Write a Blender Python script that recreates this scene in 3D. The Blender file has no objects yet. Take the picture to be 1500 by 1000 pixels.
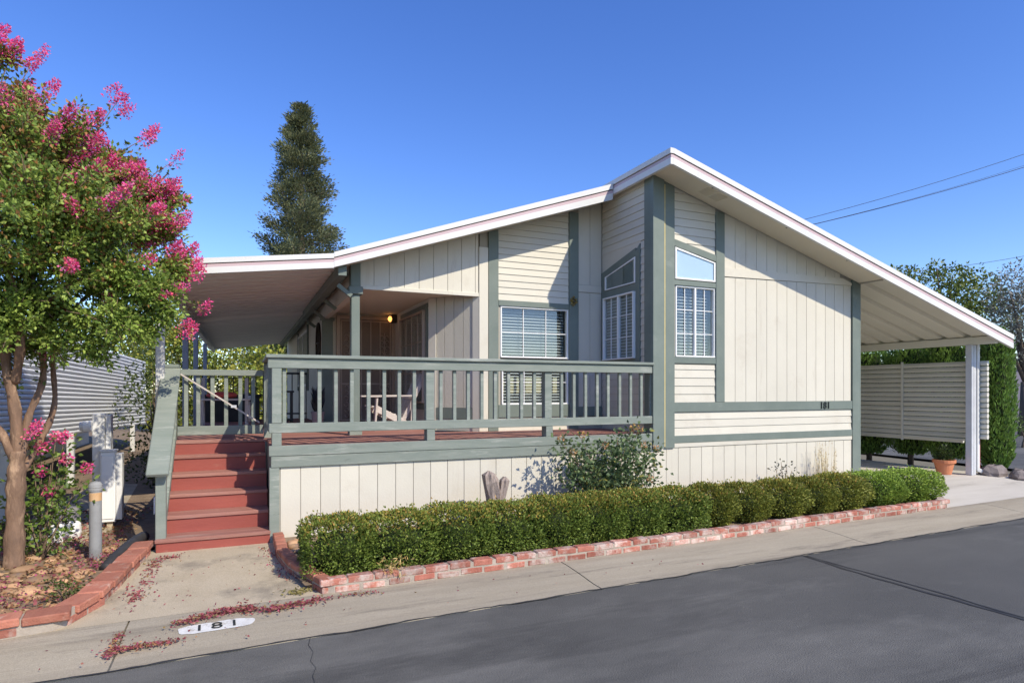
import bpy, math, random
import numpy as np
from mathutils import Vector, Matrix, Euler
random.seed(7); RNG = np.random.default_rng(7)
R = math.radians
SC = bpy.context.scene
COL = SC.collection

# ------------------------------------------------------------ camera, sky, sun
CAM_YAW = R(23.6); FPX = 905.0; HORIZON = 572.0; CAM_H = 1.6
cd = bpy.data.cameras.new('camera'); cam = bpy.data.objects.new('camera', cd); COL.objects.link(cam)
cam.location = (0, 0, CAM_H); cam.rotation_euler = (R(90), 0, -CAM_YAW)
cd.sensor_width = 36; cd.lens = 36 * FPX / 1500; cd.shift_y = (HORIZON - 500) / 1500
cd.clip_end = 2000; SC.camera = cam
SUN = Vector((0.43, -1.0, 0.89)).normalized()          # towards the sun
w = bpy.data.worlds.new('World'); SC.world = w; w.use_nodes = True
nt = w.node_tree; sky = nt.nodes.new('ShaderNodeTexSky'); sky.sky_type = 'NISHITA'; sky.sun_disc = False
sky.sun_elevation = math.asin(SUN.z); sky.sun_rotation = math.atan2(SUN.x, SUN.y)
sky.air_density = 1.0; sky.dust_density = 0.25; sky.ozone_density = 4.0; sky.altitude = 50
hs = nt.nodes.new('ShaderNodeHueSaturation'); hs.inputs['Saturation'].default_value = 1.22; hs.inputs['Hue'].default_value = 0.517; nt.links.new(sky.outputs[0], hs.inputs['Color']); nt.links.new(hs.outputs[0], nt.nodes['Background'].inputs[0]); nt.nodes['Background'].inputs[1].default_value = 0.15
sd = bpy.data.lights.new('sun', 'SUN'); so = bpy.data.objects.new('sun', sd); COL.objects.link(so)
sd.energy = 3.3; sd.angle = R(0.53); sd.color = (1.0, 0.91, 0.75)
so.rotation_euler = SUN.to_track_quat('Z', 'Y').to_euler(); so.location = (3, -8, 12)
vs = SC.view_settings; vs.view_transform = 'Standard'; vs.look = 'None'; vs.gamma = 1; vs.exposure = 0.60
SC.render.resolution_x = 1024; SC.render.resolution_y = 682

# pixel of the photograph -> point on a known plane (ground, wall)
_f = (math.sin(CAM_YAW), math.cos(CAM_YAW)); _r = (math.cos(CAM_YAW), -math.sin(CAM_YAW))
def ray(x, y):
    u = (x - 750) / FPX
    return (_f[0] + u * _r[0], _f[1] + u * _r[1], (HORIZON - y) / FPX)
def PG(x, y, z=0.0):
    a = ray(x, y); t = (z - CAM_H) / a[2]; return Vector((a[0] * t, a[1] * t, z))
def PY(x, y, Y):
    a = ray(x, y); t = Y / a[1]; return Vector((a[0] * t, Y, CAM_H + a[2] * t))
def PX(x, y, X):
    a = ray(x, y); t = X / a[0]; return Vector((X, a[1] * t, CAM_H + a[2] * t))
def PD(x, y, D):
    a = ray(x, y); return Vector((a[0] * D, a[1] * D, CAM_H + a[2] * D))

# ------------------------------------------------------------ materials
def mat(name, c1, c2=None, scale=3.0, rough=0.6, bump=0.0, bscale=40.0, metal=0.0, vary=0.06, streak=None, spec=0.3, c3=None, s3=0.6, t3=0.55, speck=0.0, spscale=200.0, c4=None, m4=(.12, 1.3, 1), t4=.56):
    m = bpy.data.materials.new(name); m.use_nodes = True; n = m.node_tree.nodes; l = m.node_tree.links
    b = n['Principled BSDF']; b.inputs['Roughness'].default_value = rough; b.inputs['Metallic'].default_value = metal
    b.inputs['Specular IOR Level'].default_value = spec
    g = n.new('ShaderNodeNewGeometry'); pos = g.outputs['Position']
    if streak:
        mp = n.new('ShaderNodeMapping'); mp.inputs['Scale'].default_value = streak; l.new(pos, mp.inputs[0]); pos = mp.outputs[0]
    nz = n.new('ShaderNodeTexNoise'); nz.inputs['Scale'].default_value = scale; nz.inputs['Detail'].default_value = 6; nz.inputs['Roughness'].default_value = 0.65
    l.new(pos, nz.inputs['Vector'])
    rp = n.new('ShaderNodeValToRGB'); rp.color_ramp.elements[0].position = 0.32; rp.color_ramp.elements[1].position = 0.68
    rp.color_ramp.elements[0].color = (*c1, 1); rp.color_ramp.elements[1].color = (*(c2 or c1), 1); l.new(nz.outputs[0], rp.inputs[0])
    out = rp.outputs[0]
    if c3:
        n3 = n.new('ShaderNodeTexNoise'); n3.inputs['Scale'].default_value = s3; n3.inputs['Detail'].default_value = 7; n3.inputs['Roughness'].default_value = 0.7
        l.new(pos, n3.inputs['Vector'])
        r3 = n.new('ShaderNodeValToRGB'); r3.color_ramp.elements[0].position = t3; r3.color_ramp.elements[1].position = t3 + 0.14
        l.new(n3.outputs[0], r3.inputs[0])
        mx3 = n.new('ShaderNodeMix'); mx3.data_type = 'RGBA'; l.new(r3.outputs[0], mx3.inputs[0]); l.new(out, mx3.inputs[6]); mx3.inputs[7].default_value = (*c3, 1)
        out = mx3.outputs[2]
    if c4:
        mp4 = n.new('ShaderNodeMapping'); mp4.inputs['Scale'].default_value = m4; l.new(g.outputs['Position'], mp4.inputs[0])
        n4 = n.new('ShaderNodeTexNoise'); n4.inputs['Scale'].default_value = 1.0; n4.inputs['Detail'].default_value = 8; n4.inputs['Roughness'].default_value = .7; n4.inputs['Distortion'].default_value = .6; l.new(mp4.outputs[0], n4.inputs['Vector'])
        r4 = n.new('ShaderNodeValToRGB'); r4.color_ramp.elements[0].position = t4; r4.color_ramp.elements[1].position = t4 + .12; l.new(n4.outputs[0], r4.inputs[0])
        mx4 = n.new('ShaderNodeMix'); mx4.data_type = 'RGBA'; l.new(r4.outputs[0], mx4.inputs[0]); l.new(out, mx4.inputs[6]); mx4.inputs[7].default_value = (*c4, 1); out = mx4.outputs[2]
    if speck:
        n5 = n.new('ShaderNodeTexNoise'); n5.inputs['Scale'].default_value = spscale; n5.inputs['Detail'].default_value = 3; l.new(g.outputs['Position'], n5.inputs['Vector'])
        r5 = n.new('ShaderNodeMapRange'); r5.inputs[1].default_value = .3; r5.inputs[2].default_value = .7; r5.inputs[3].default_value = 1 - speck; r5.inputs[4].default_value = 1 + speck; l.new(n5.outputs[0], r5.inputs[0])
        mx5 = n.new('ShaderNodeMix'); mx5.data_type = 'RGBA'; mx5.blend_type = 'MULTIPLY'; mx5.inputs[0].default_value = 1; l.new(out, mx5.inputs[6]); l.new(r5.outputs[0], mx5.inputs[7]); out = mx5.outputs[2]
    if vary:
        oi = n.new('ShaderNodeObjectInfo'); mr = n.new('ShaderNodeMapRange'); mr.inputs[3].default_value = 1 - vary; mr.inputs[4].default_value = 1 + vary
        l.new(oi.outputs['Random'], mr.inputs[0])
        mx = n.new('ShaderNodeMix'); mx.data_type = 'RGBA'; mx.blend_type = 'MULTIPLY'; mx.inputs[0].default_value = 1
        l.new(out, mx.inputs[6]); l.new(mr.outputs[0], mx.inputs[7]); out = mx.outputs[2]
    l.new(out, b.inputs['Base Color'])
    if bump:
        nb = n.new('ShaderNodeTexNoise'); nb.inputs['Scale'].default_value = bscale; nb.inputs['Detail'].default_value = 5
        l.new(pos, nb.inputs['Vector'])
        bp = n.new('ShaderNodeBump'); bp.inputs['Strength'].default_value = bump; bp.inputs['Distance'].default_value = 0.01
        l.new(nb.outputs[0], bp.inputs['Height']); l.new(bp.outputs[0], b.inputs['Normal'])
    return m
def leaf_mat(name, rough=0.5, trans=0.3, spec=0.3):
    m = bpy.data.materials.new(name); m.use_nodes = True; n = m.node_tree.nodes; l = m.node_tree.links
    b = n['Principled BSDF']; b.inputs['Roughness'].default_value = rough; b.inputs['Specular IOR Level'].default_value = spec
    a = n.new('ShaderNodeAttribute'); a.attribute_name = 'Col'; l.new(a.outputs['Color'], b.inputs['Base Color'])
    t = n.new('ShaderNodeBsdfTranslucent'); l.new(a.outputs['Color'], t.inputs[0])
    mx = n.new('ShaderNodeMixShader'); mx.inputs[0].default_value = trans
    l.new(b.outputs[0], mx.inputs[1]); l.new(t.outputs[0], mx.inputs[2]); l.new(mx.outputs[0], n['Material Output'].inputs[0])
    return m
def glass_mat(name, tint=(1, 1, 1), base=0.10):
    m = bpy.data.materials.new(name); m.use_nodes = True; n = m.node_tree.nodes; l = m.node_tree.links
    n.remove(n['Principled BSDF'])
    g = n.new('ShaderNodeBsdfGlossy'); g.inputs['Roughness'].default_value = 0.02
    t = n.new('ShaderNodeBsdfTransparent'); t.inputs[0].default_value = (*tint, 1)
    lw = n.new('ShaderNodeLayerWeight'); lw.inputs[0].default_value = 0.5
    pw = n.new('ShaderNodeMath'); pw.operation = 'POWER'; pw.inputs[1].default_value = 4.0; l.new(lw.outputs['Facing'], pw.inputs[0])
    ad = n.new('ShaderNodeMath'); ad.operation = 'MULTIPLY_ADD'; ad.inputs[1].default_value = .75; ad.inputs[2].default_value = base; ad.use_clamp = True; l.new(pw.outputs[0], ad.inputs[0])
    mx = n.new('ShaderNodeMixShader'); l.new(ad.outputs[0], mx.inputs[0]); l.new(t.outputs[0], mx.inputs[1]); l.new(g.outputs[0], mx.inputs[2])
    l.new(mx.outputs[0], n['Material Output'].inputs[0]); return m

M = {}
M['cream'] = mat('cream_paint', (.575, .54, .45), (.62, .585, .49), 1.3, .62, .12, 60, vary=.03, c3=(.545, .50, .41), s3=1.4, t3=.56, c4=(.52, .475, .39), m4=(5, 5, .45), t4=.60)
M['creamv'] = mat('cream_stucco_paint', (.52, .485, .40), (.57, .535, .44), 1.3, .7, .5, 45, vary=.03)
M['soffit'] = mat('soffit_paint', (.66, .60, .47), (.70, .64, .51), 1.0, .7, vary=.02)
M['green'] = mat('green_trim_paint', (.148, .180, .155), (.182, .214, .185), 3, .55, .12, 70, vary=.06, c3=(.23, .26, .225), s3=2.5, t3=.62)
M['greenw'] = mat('weathered_green_paint', (.19, .222, .19), (.25, .275, .238), 5, .65, .25, 60, vary=.07, streak=(.5, 3, 3), c3=(.35, .365, .32), s3=3.5, t3=.55, c4=(.12, .14, .12), m4=(6, 20, 20), t4=.64)
M['red'] = mat('red_stain', (.25, .062, .048), (.32, .085, .064), 3, .6, .2, 70, vary=.06, streak=(.4, 2, 2), c3=(.36, .19, .14), s3=4, t3=.63)
M['redtread'] = mat('worn_red_tread', (.28, .115, .09), (.37, .19, .15), 4, .75, .3, 70, vary=.10, streak=(.3, 3, 3), c3=(.42, .31, .26), s3=5, t3=.58)
M['white'] = mat('white_paint', (.62, .615, .585), (.68, .675, .645), 2, .45, .03, 60, vary=.02)
M['vinyl'] = mat('white_vinyl', (.78, .78, .77), None, 2, .4, vary=.01)
M['pink'] = mat('pink_stripe', (.50, .37, .38), (.55, .42, .43), 2, .5, vary=.02)
M['dark'] = mat('dark_gap', (.05, .045, .04), None, 2, .8, vary=0)
M['gapc'] = mat('groove_paint', (.38, .35, .29), None, 2, .8, vary=0)
M['pan'] = mat('painted_metal_pan', (.66, .64, .54), (.72, .69, .59), 1.2, .5, .03, 30, vary=.03)
M['panw'] = mat('grey_metal_pan', (.74, .72, .67), (.79, .77, .72), 1.2, .5, .03, 30, vary=.03)
M['slatw'] = mat('white_metal_slat', (.80, .80, .79), (.84, .84, .83), 2, .4, vary=.03)
M['slatb'] = mat('beige_metal_slat', (.56, .54, .46), (.62, .60, .52), 2, .45, vary=.04)
M['postm'] = mat('grey_painted_metal', (.50, .51, .53), (.60, .61, .62), 3, .45, vary=.03)
M['postbl'] = mat('bluegrey_painted_metal', (.24, .27, .33), (.30, .33, .38), 3, .45, vary=.03)
M['asphalt'] = mat('asphalt', (.090, .089, .083), (.116, .114, .105), 1.1, .8, .8, 170, vary=0, speck=.34, spscale=190, c4=(.070, .069, .065), t4=.52, c3=(.165, .161, .146), s3=.42, t3=.47, streak=(.45, 1.0, 1), spec=.25)
M['tar'] = mat('tar_seam', (.028, .028, .029), (.05, .05, .05), 6, .6, vary=0)
M['conc'] = mat('concrete', (.44, .37, .26), (.52, .445, .325), 2.2, .85, .35, 120, vary=.03, speck=.18, spscale=150, c3=(.29, .25, .19), s3=1.5, t3=.52)
M['gutter'] = mat('gutter_concrete', (.33, .285, .21), (.40, .35, .265), 2.2, .85, .35, 120, vary=.04, streak=(.35, 3, 1), speck=.18, spscale=150, c4=(.17, .145, .11), m4=(.5, 6, 1), t4=.60, c3=(.225, .195, .15), s3=1.5, t3=.55)
M['drive'] = mat('driveway_concrete', (.50, .46, .39), (.58, .54, .47), 1.6, .85, .2, 100, vary=.02, streak=(.4, 2, 1), c3=(.36, .33, .28), s3=1.2, t3=.58)
M['brick'] = mat('painted_worn_brick', (.30, .10, .07), (.42, .17, .12), 11, .9, .8, 50, vary=.30, c3=(.52, .41, .35), s3=5, t3=.45)
M['brickcap'] = mat('red_brick_cap', (.36, .13, .085), (.45, .19, .125), 8, .9, .8, 50, vary=.2, c3=(.50, .34, .26), s3=6, t3=.56)
M['mortar'] = mat('mortar', (.30, .25, .20), (.44, .38, .31), 12, .9, .4, 80, vary=0)
M['soil'] = mat('dry_soil', (.20, .145, .095), (.30, .22, .15), 9, .95, .8, 30, vary=0, c3=(.13, .09, .06), s3=3)
M['ground'] = mat('far_ground', (.16, .14, .10), (.22, .20, .14), .6, .95, .3, 20, vary=0, c3=(.10, .12, .05), s3=.2)
M['stone'] = mat('river_stone', (.34, .19, .10), (.50, .33, .19), 4, .8, .3, 40, vary=.40, c3=(.27, .20, .17), s3=6)
M['boulder'] = mat('dark_boulder', (.16, .13, .12), (.28, .24, .22), 5, .85, .8, 25, vary=.15)
M['bark'] = mat('smooth_bark', (.15, .095, .065), (.25, .155, .10), 8, .85, .9, 24, vary=0, streak=(2, 2, .7), c3=(.42, .28, .18), s3=5, t3=.52)
M['barkd'] = mat('dark_bark', (.10, .075, .055), (.16, .12, .09), 6, .9, .6, 20, vary=0, streak=(3, 3, .5))
M['twig'] = mat('twig', (.17, .12, .075), (.22, .15, .10), 6, .8, vary=.1)
M['drift'] = mat('driftwood', (.22, .175, .15), (.42, .34, .29), 14, .9, .8, 40, vary=0, streak=(4, 4, .7), c3=(.42, .27, .17), s3=5, t3=.6)
M['leaf'] = leaf_mat('leaf', .45, .30)
M['gloss_leaf'] = leaf_mat('glossy_leaf', .48, .25, .25)
M['petal'] = leaf_mat('petal', .7, .35, .1)
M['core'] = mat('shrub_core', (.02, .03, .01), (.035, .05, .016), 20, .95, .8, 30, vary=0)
M['glass'] = glass_mat('window_glass', (.88, .92, .93), .09)
M['shade'] = mat('window_shade', (.72, .79, .83), (.78, .84, .87), 1.5, .6, vary=0)
M['mesh'] = mat('dark_screen', (.24, .25, .21), (.28, .29, .24), 2, .6, vary=0)
M['blind'] = mat('blind_slats', (.66, .64, .60), None, 2, .5, vary=0)
M['inside'] = mat('interior', (.10, .09, .08), None, 2, .9, vary=0)
M['doorb'] = mat('tan_security_door', (.40, .31, .24), (.45, .355, .28), 3, .6, vary=.03)
M['doormesh'] = mat('security_screen', (.22, .165, .13), (.26, .20, .16), 3, .8, vary=0)
M['weather'] = mat('weathered_wood', (.44, .39, .35), (.56, .50, .45), 8, .8, .3, 50, vary=.08, streak=(1, 1, 5))
M['black'] = mat('black_metal', (.018, .018, .02), (.03, .03, .032), 5, .5, vary=.05)
M['bronze'] = mat('bronze_metal', (.05, .035, .025), None, 4, .5, vary=0)
M['terra'] = mat('terracotta', (.48, .17, .08), (.56, .22, .11), 4, .75, .1, 60, vary=.03)
M['greyp'] = mat('grey_ceramic', (.20, .19, .20), (.26, .25, .26), 4, .6, vary=.03)
M['pedestal'] = mat('grey_utility_paint', (.68, .68, .67), (.76, .76, .75), 3, .5, .05, 50, vary=.02, c3=(.38, .38, .40), s3=3, t3=.62)
M['bollard'] = mat('bollard_paint', (.24, .24, .23), (.31, .31, .30), 4, .6, .1, 40, vary=0, c3=(.20, .20, .19), s3=5)
M['orange'] = mat('orange_reflector', (.52, .30, .13), (.60, .40, .22), 8, .5, vary=0)
M['hose'] = mat('black_plastic_pipe', (.03, .03, .033), (.05, .05, .052), 6, .55, vary=0)
M['number'] = mat('dark_number', (.03, .035, .033), None, 4, .5, vary=0)
M['roadwhite'] = mat('worn_white_paint', (.56, .55, .52), (.70, .70, .67), 16, .85, .3, 80, vary=0, c3=(.33, .29, .23), s3=17, t3=.52)
M['redcush'] = mat('red_fabric', (.45, .06, .05), (.55, .10, .08), 10, .8, vary=0)
M['wallp'] = mat('mauve_wall', (.27, .24, .27), (.33, .29, .32), 1, .85, .1, 20, vary=0)
M['roofgrey'] = mat('grey_shingle', (.16, .17, .20), (.22, .23, .26), 4, .9, vary=0)
M['wire'] = mat('black_wire', (.03, .03, .035), None, 3, .6, vary=0)
M['yellow'] = mat('aged_caulk', (.50, .40, .16), (.58, .47, .22), 10, .8, vary=0)
em = bpy.data.materials.new('lit_bulb'); em.use_nodes = True
em.node_tree.nodes['Principled BSDF'].inputs['Emission Color'].default_value = (1.0, .42, .10, 1)
em.node_tree.nodes['Principled BSDF'].inputs['Emission Strength'].default_value = 1.6
em.node_tree.nodes['Principled BSDF'].inputs['Base Color'].default_value = (.8, .5, .25, 1); M['bulb'] = em

# ------------------------------------------------------------ object helpers
WL = {}
def link(name, data, m, parent, loc, rot=None):
    o = bpy.data.objects.new(name, data); COL.objects.link(o)
    loc = Vector(loc); WL[o.name] = loc
    if m is not None and not data.materials: data.materials.append(M[m])
    if parent is not None: o.parent = parent; o.location = loc - WL[parent.name]
    else: o.location = loc
    if rot: o.rotation_euler = rot
    return o
def tag(o, label=None, cat=None, group=None, kind=None):
    if label: o['label'] = label
    if cat: o['category'] = cat
    if group: o['group'] = group
    if kind: o['kind'] = kind
    return o
def thing(name, loc, label, cat, group=None):
    o = bpy.data.objects.new(name, None); COL.objects.link(o); o.location = loc; WL[o.name] = Vector(loc); o.empty_display_size = .1
    return tag(o, label, cat, group)
CACHE = {}
def cbox_mesh(dx, dy, dz, bv, m):
    key = (round(dx, 4), round(dy, 4), round(dz, 4), bv, m)
    if key in CACHE: return CACHE[key]
    me = bpy.data.meshes.new('box')
    h = (dx / 2, dy / 2, dz / 2)
    if bv <= 0:
        v = [(x * h[0], y * h[1], z * h[2]) for x in (-1, 1) for y in (-1, 1) for z in (-1, 1)]
        fc = [(0, 1, 3, 2), (4, 6, 7, 5), (0, 4, 5, 1), (2, 3, 7, 6), (0, 2, 6, 4), (1, 5, 7, 3)]
    else:
        bv = min(bv, min(h) * .8)
        v = []; idx = {}
        for x in (-1, 1):
            for y in (-1, 1):
                for z in (-1, 1):
                    for a in range(3):
                        p = [x * (h[0] - bv), y * (h[1] - bv), z * (h[2] - bv)]; p[a] = (x, y, z)[a] * h[a]
                        idx[(x, y, z, a)] = len(v); v.append(tuple(p))
        fc = []
        for a in range(3):
            b, c = (a + 1) % 3, (a + 2) % 3
            for s in (-1, 1):
                q = []
                for (sb, sc_) in ((-1, -1), (1, -1), (1, 1), (-1, 1)):
                    k = [0, 0, 0]; k[a] = s; k[b] = sb; k[c] = sc_; q.append(idx[(*k, a)])
                fc.append(tuple(q if s > 0 else q[::-1]))
        for a in range(3):
            b, c = (a + 1) % 3, (a + 2) % 3
            for sb in (-1, 1):
                for sc_ in (-1, 1):
                    k0 = [0, 0, 0]; k0[a] = -1; k0[b] = sb; k0[c] = sc_; k1 = list(k0); k1[a] = 1
                    q = [idx[(*k0, b)], idx[(*k1, b)], idx[(*k1, c)], idx[(*k0, c)]]
                    fc.append(tuple(q if sb * sc_ < 0 else q[::-1]))
        for x in (-1, 1):
            for y in (-1, 1):
                for z in (-1, 1):
                    q = [idx[(x, y, z, 0)], idx[(x, y, z, 1)], idx[(x, y, z, 2)]]
                    fc.append(tuple(q if x * y * z > 0 else q[::-1]))
    me.from_pydata(v, [], fc); me.materials.append(M[m]); CACHE[key] = me
    return me
def box(name, m, parent, x0, x1, y0, y1, z0, z1, bv=0.0, rot=None):
    me = cbox_mesh(abs(x1 - x0), abs(y1 - y0), abs(z1 - z0), bv, m)
    return link(name, me, m, parent, ((x0 + x1) / 2, (y0 + y1) / 2, (z0 + z1) / 2), rot)
def beam(name, m, parent, a, b, wd, ht, bv=0.0, roll=0.0):
    """box of section wd x ht running from a to b"""
    a, b = Vector(a), Vector(b); d = b - a
    me = cbox_mesh(wd, ht, d.length, bv, m)
    q = d.to_track_quat('Z', 'Y')
    o = link(name, me, m, parent, (a + b) / 2)
    o.rotation_euler = (q.to_matrix() @ Matrix.Rotation(roll, 3, 'Z')).to_euler()
    return o
def poly(name, m, parent, verts, faces, origin=None, smooth=False):
    vv = [Vector(p) for p in verts]
    if origin is None:
        lo = Vector([min(p[i] for p in vv) for i in range(3)]); hi = Vector([max(p[i] for p in vv) for i in range(3)])
        origin = Vector(((lo.x + hi.x) / 2, (lo.y + hi.y) / 2, lo.z))
    origin = Vector(origin)
    me = bpy.data.meshes.new(name); me.from_pydata([tuple(p - origin) for p in vv], [], faces)
    if smooth: me.polygons.foreach_set('use_smooth', [True] * len(me.polygons))
    return link(name, me, m, parent, origin)
def prism(name, m, parent, pts, axis, a0, a1):
    """polygon pts in the plane normal to axis, extruded a0..a1. axis 'Y': pts are (x,z); 'X': (y,z); 'Z': (x,y)"""
    n = len(pts)
    def P(p, a):
        return {'Y': (p[0], a, p[1]), 'X': (a, p[0], p[1]), 'Z': (p[0], p[1], a)}[axis]
    v = [P(p, a0) for p in pts] + [P(p, a1) for p in pts]
    area = sum(pts[i][0] * pts[(i + 1) % n][1] - pts[(i + 1) % n][0] * pts[i][1] for i in range(n))
    f = [tuple(range(n)), tuple(range(2 * n - 1, n - 1, -1))] + [(i, i + n, (i + 1) % n + n, (i + 1) % n) for i in range(n)]
    flip = (area > 0) == (axis != 'Y')
    if a1 < a0: flip = not flip
    if flip: f = [t[::-1] for t in f]
    return poly(name, m, parent, v, f)
def tube_data(pts, radii, seg=8, cap=True):
    v = []; f = []; pts = [Vector(p) for p in pts]; n = len(pts)
    up = Vector((.3, .2, 1))
    for i, p in enumerate(pts):
        d = (pts[min(i + 1, n - 1)] - pts[max(i - 1, 0)]).normalized()
        a = d.cross(up if abs(d.dot(up.normalized())) < .95 else Vector((1, 0, 0))).normalized(); b = d.cross(a)
        for k in range(seg):
            t = 2 * math.pi * k / seg; v.append(p + (a * math.cos(t) + b * math.sin(t)) * radii[i])
    for i in range(n - 1):
        for k in range(seg):
            k2 = (k + 1) % seg; f.append((i * seg + k, i * seg + k2, (i + 1) * seg + k2, (i + 1) * seg + k))
    if cap: f.append(tuple(range(seg))[::-1]); f.append(tuple(range((n - 1) * seg, n * seg)))
    return v, f
def tube(name, m, parent, pts, radii, seg=8):
    if not isinstance(radii, (list, tuple)): radii = [radii] * len(pts)
    v, f = tube_data(pts, radii, seg); return poly(name, m, parent, v, f, smooth=True)
def tubes(name, m, parent, lst, seg=6):
    V = []; Fc = []
    for pts, rad in lst:
        if not isinstance(rad, (list, tuple)): rad = [rad] * len(pts)
        v, f = tube_data(pts, rad, seg); o = len(V); V += v; Fc += [tuple(i + o for i in t) for t in f]
    return poly(name, m, parent, V, Fc, smooth=True)
def lathe(name, m, parent, prof, c, seg=20):
    v = []; f = []
    for (r, z) in prof:
        for k in range(seg):
            t = 2 * math.pi * k / seg; v.append((c[0] + r * math.cos(t), c[1] + r * math.sin(t), c[2] + z))
    for i in range(len(prof) - 1):
        for k in range(seg):
            k2 = (k + 1) % seg; f.append((i * seg + k, i * seg + k2, (i + 1) * seg + k2, (i + 1) * seg + k))
    f.append(tuple(range(seg))[::-1]); f.append(tuple(range((len(prof) - 1) * seg, len(prof) * seg)))
    return poly(name, m, parent, v, f, origin=c, smooth=False)
def merged_boxes(name, m, parent, lst):
    V = []; Fc = []
    for (x0, x1, y0, y1, z0, z1) in lst:
        o = len(V); V += [(x, y, z) for x in (x0, x1) for y in (y0, y1) for z in (z0, z1)]
        Fc += [tuple(i + o for i in t) for t in ((0, 1, 3, 2), (4, 6, 7, 5), (0, 4, 5, 1), (2, 3, 7, 6), (0, 2, 6, 4), (1, 5, 7, 3))]
    return poly(name, m, parent, V, Fc)
def nrm(a): return a / np.maximum(np.linalg.norm(a, axis=1, keepdims=True), 1e-9)
def leaves(name, m, parent, pos, dirs, L, Wd, col, origin, fold=.25):
    """one folded diamond per leaf; col (N,3)"""
    N = len(pos); pos = np.asarray(pos, float) - np.array(origin); d = nrm(np.asarray(dirs, float))
    rnd = RNG.normal(size=(N, 3)); s = nrm(np.cross(d, rnd)); up = np.cross(s, d)
    L = np.broadcast_to(L, (N,))[:, None]; Wd = np.broadcast_to(Wd, (N,))[:, None]
    v = np.empty((N, 4, 3)); mid = pos + d * L * .45
    v[:, 0] = pos; v[:, 1] = mid + s * Wd * .5 + up * Wd * fold; v[:, 2] = pos + d * L; v[:, 3] = mid - s * Wd * .5 + up * Wd * fold
    return raw_quads(name, m, parent, v.reshape(-1, 3), N, np.repeat(np.clip(col, 0, 1), 4, axis=0), origin)
def raw_quads(name, m, parent, v, N, col, origin):
    me = bpy.data.meshes.new(name)
    me.vertices.add(N * 4); me.vertices.foreach_set('co', v.astype(np.float32).ravel())
    me.loops.add(N * 6); me.polygons.add(N * 2)
    base = np.arange(N)[:, None] * 4
    me.loops.foreach_set('vertex_index', np.hstack([base, base + 1, base + 2, base, base + 2, base + 3]).astype(np.int32).ravel())
    me.polygons.foreach_set('loop_start', np.arange(0, N * 6, 3, dtype=np.int32))
    ca = me.color_attributes.new('Col', 'FLOAT_COLOR', 'POINT')
    ca.data.foreach_set('color', np.hstack([col, np.ones((N * 4, 1))]).astype(np.float32).ravel())
    me.update(calc_edges=True); me.validate()
    return link(name, me, m, parent, origin)
def pick(N, cols, wts=None, jit=.18):
    cols = np.array(cols); wts = None if wts is None else np.array(wts) / sum(wts)
    c = cols[RNG.choice(len(cols), N, p=wts)]
    return c * (1 + RNG.normal(size=(N, 1)) * jit).clip(.45, 1.6)
def blob(name, m, parent, c, r, seed=0, bump=.12, seg=14, rings=9, flat=1.0):
    rs = np.random.default_rng(seed); ph = rs.uniform(0, 6.28, 6); V = []; Fc = []
    for i in range(rings + 1):
        th = math.pi * i / rings
        for k in range(seg):
            t = 2 * math.pi * k / seg
            q = 1 + bump * (math.sin(2 * t + ph[0]) * math.sin(th) + math.sin(3 * t + ph[1] + 2 * th) * .6 + math.sin(4 * th + ph[2]) * .5)
            V.append((c[0] + r[0] * q * math.sin(th) * math.cos(t), c[1] + r[1] * q * math.sin(th) * math.sin(t), c[2] + r[2] * q * math.cos(th)))
    for i in range(rings):
        for k in range(seg):
            k2 = (k + 1) % seg; Fc.append((i * seg + k, (i + 1) * seg + k, (i + 1) * seg + k2, i * seg + k2))
    return poly(name, m, parent, V, Fc, smooth=True)

# ------------------------------------------------------------ ground, road, kerb, pads
def edgeY(x): return 4.20 + .040 * x           # asphalt / gutter
def backY(x): return 4.86 + .038 * x           # gutter back / foot of brick border
def sheet(name, m, pts, z, kind='structure'):
    o = poly(name, m, None, [(p[0], p[1], p[2] if len(p) > 2 else z) for p in pts], [tuple(range(len(pts)))])
    return tag(o, kind=kind)
sheet('ground', 'ground', [(-400, -400), (400, -400), (400, 500), (-400, 500)], -.06)
sheet('road', 'asphalt', [(-60, -5), (90, -5), (90, edgeY(90) - .8), (14, edgeY(14)), (-60, edgeY(-60) + 1.3)], 0.0)
sheet('cross_street', 'asphalt', [(14.3, 4.9), (60, 5.0), (60, 13), (26, 60), (19, 60)], -.004)
joints = [-24, -14, -7.4, -4.05, -.70, 2.66, 6.0, 9.35, 12.7, 16, 26, 40]
for i in range(len(joints) - 1):
    xa, xb = joints[i] + .006, joints[i + 1] - .006
    V = []; n = 5
    prof = [(-.03, -.05), (-.03, .004), (.10, .006), (.34, .028), (.56, .042), (.71, .045), (.71, -.05)]
    for x in (xa, xb):
        for (q, z) in prof: V.append((x, edgeY(x) + q * (backY(x) - edgeY(x) + .05) / .71, z))
    k = len(prof); Fc = [(j, j + k, j + k + 1, j + 1) for j in range(k - 1)] + [tuple(range(k)), tuple(range(2 * k - 1, k - 1, -1))]
    tag(poly('gutter', 'gutter', None, V, Fc), kind='structure')
# concrete pad before the steps
sheet('walkway', 'conc', [(-1.2, backY(-1.2) + .03, .046), (.56, backY(.5) + .03, .046), (.33, 5.72, .05), (.30, 6.9, .05), (-.86, 6.9, .05), (-.96, 5.3, .05)], .05)
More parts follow.
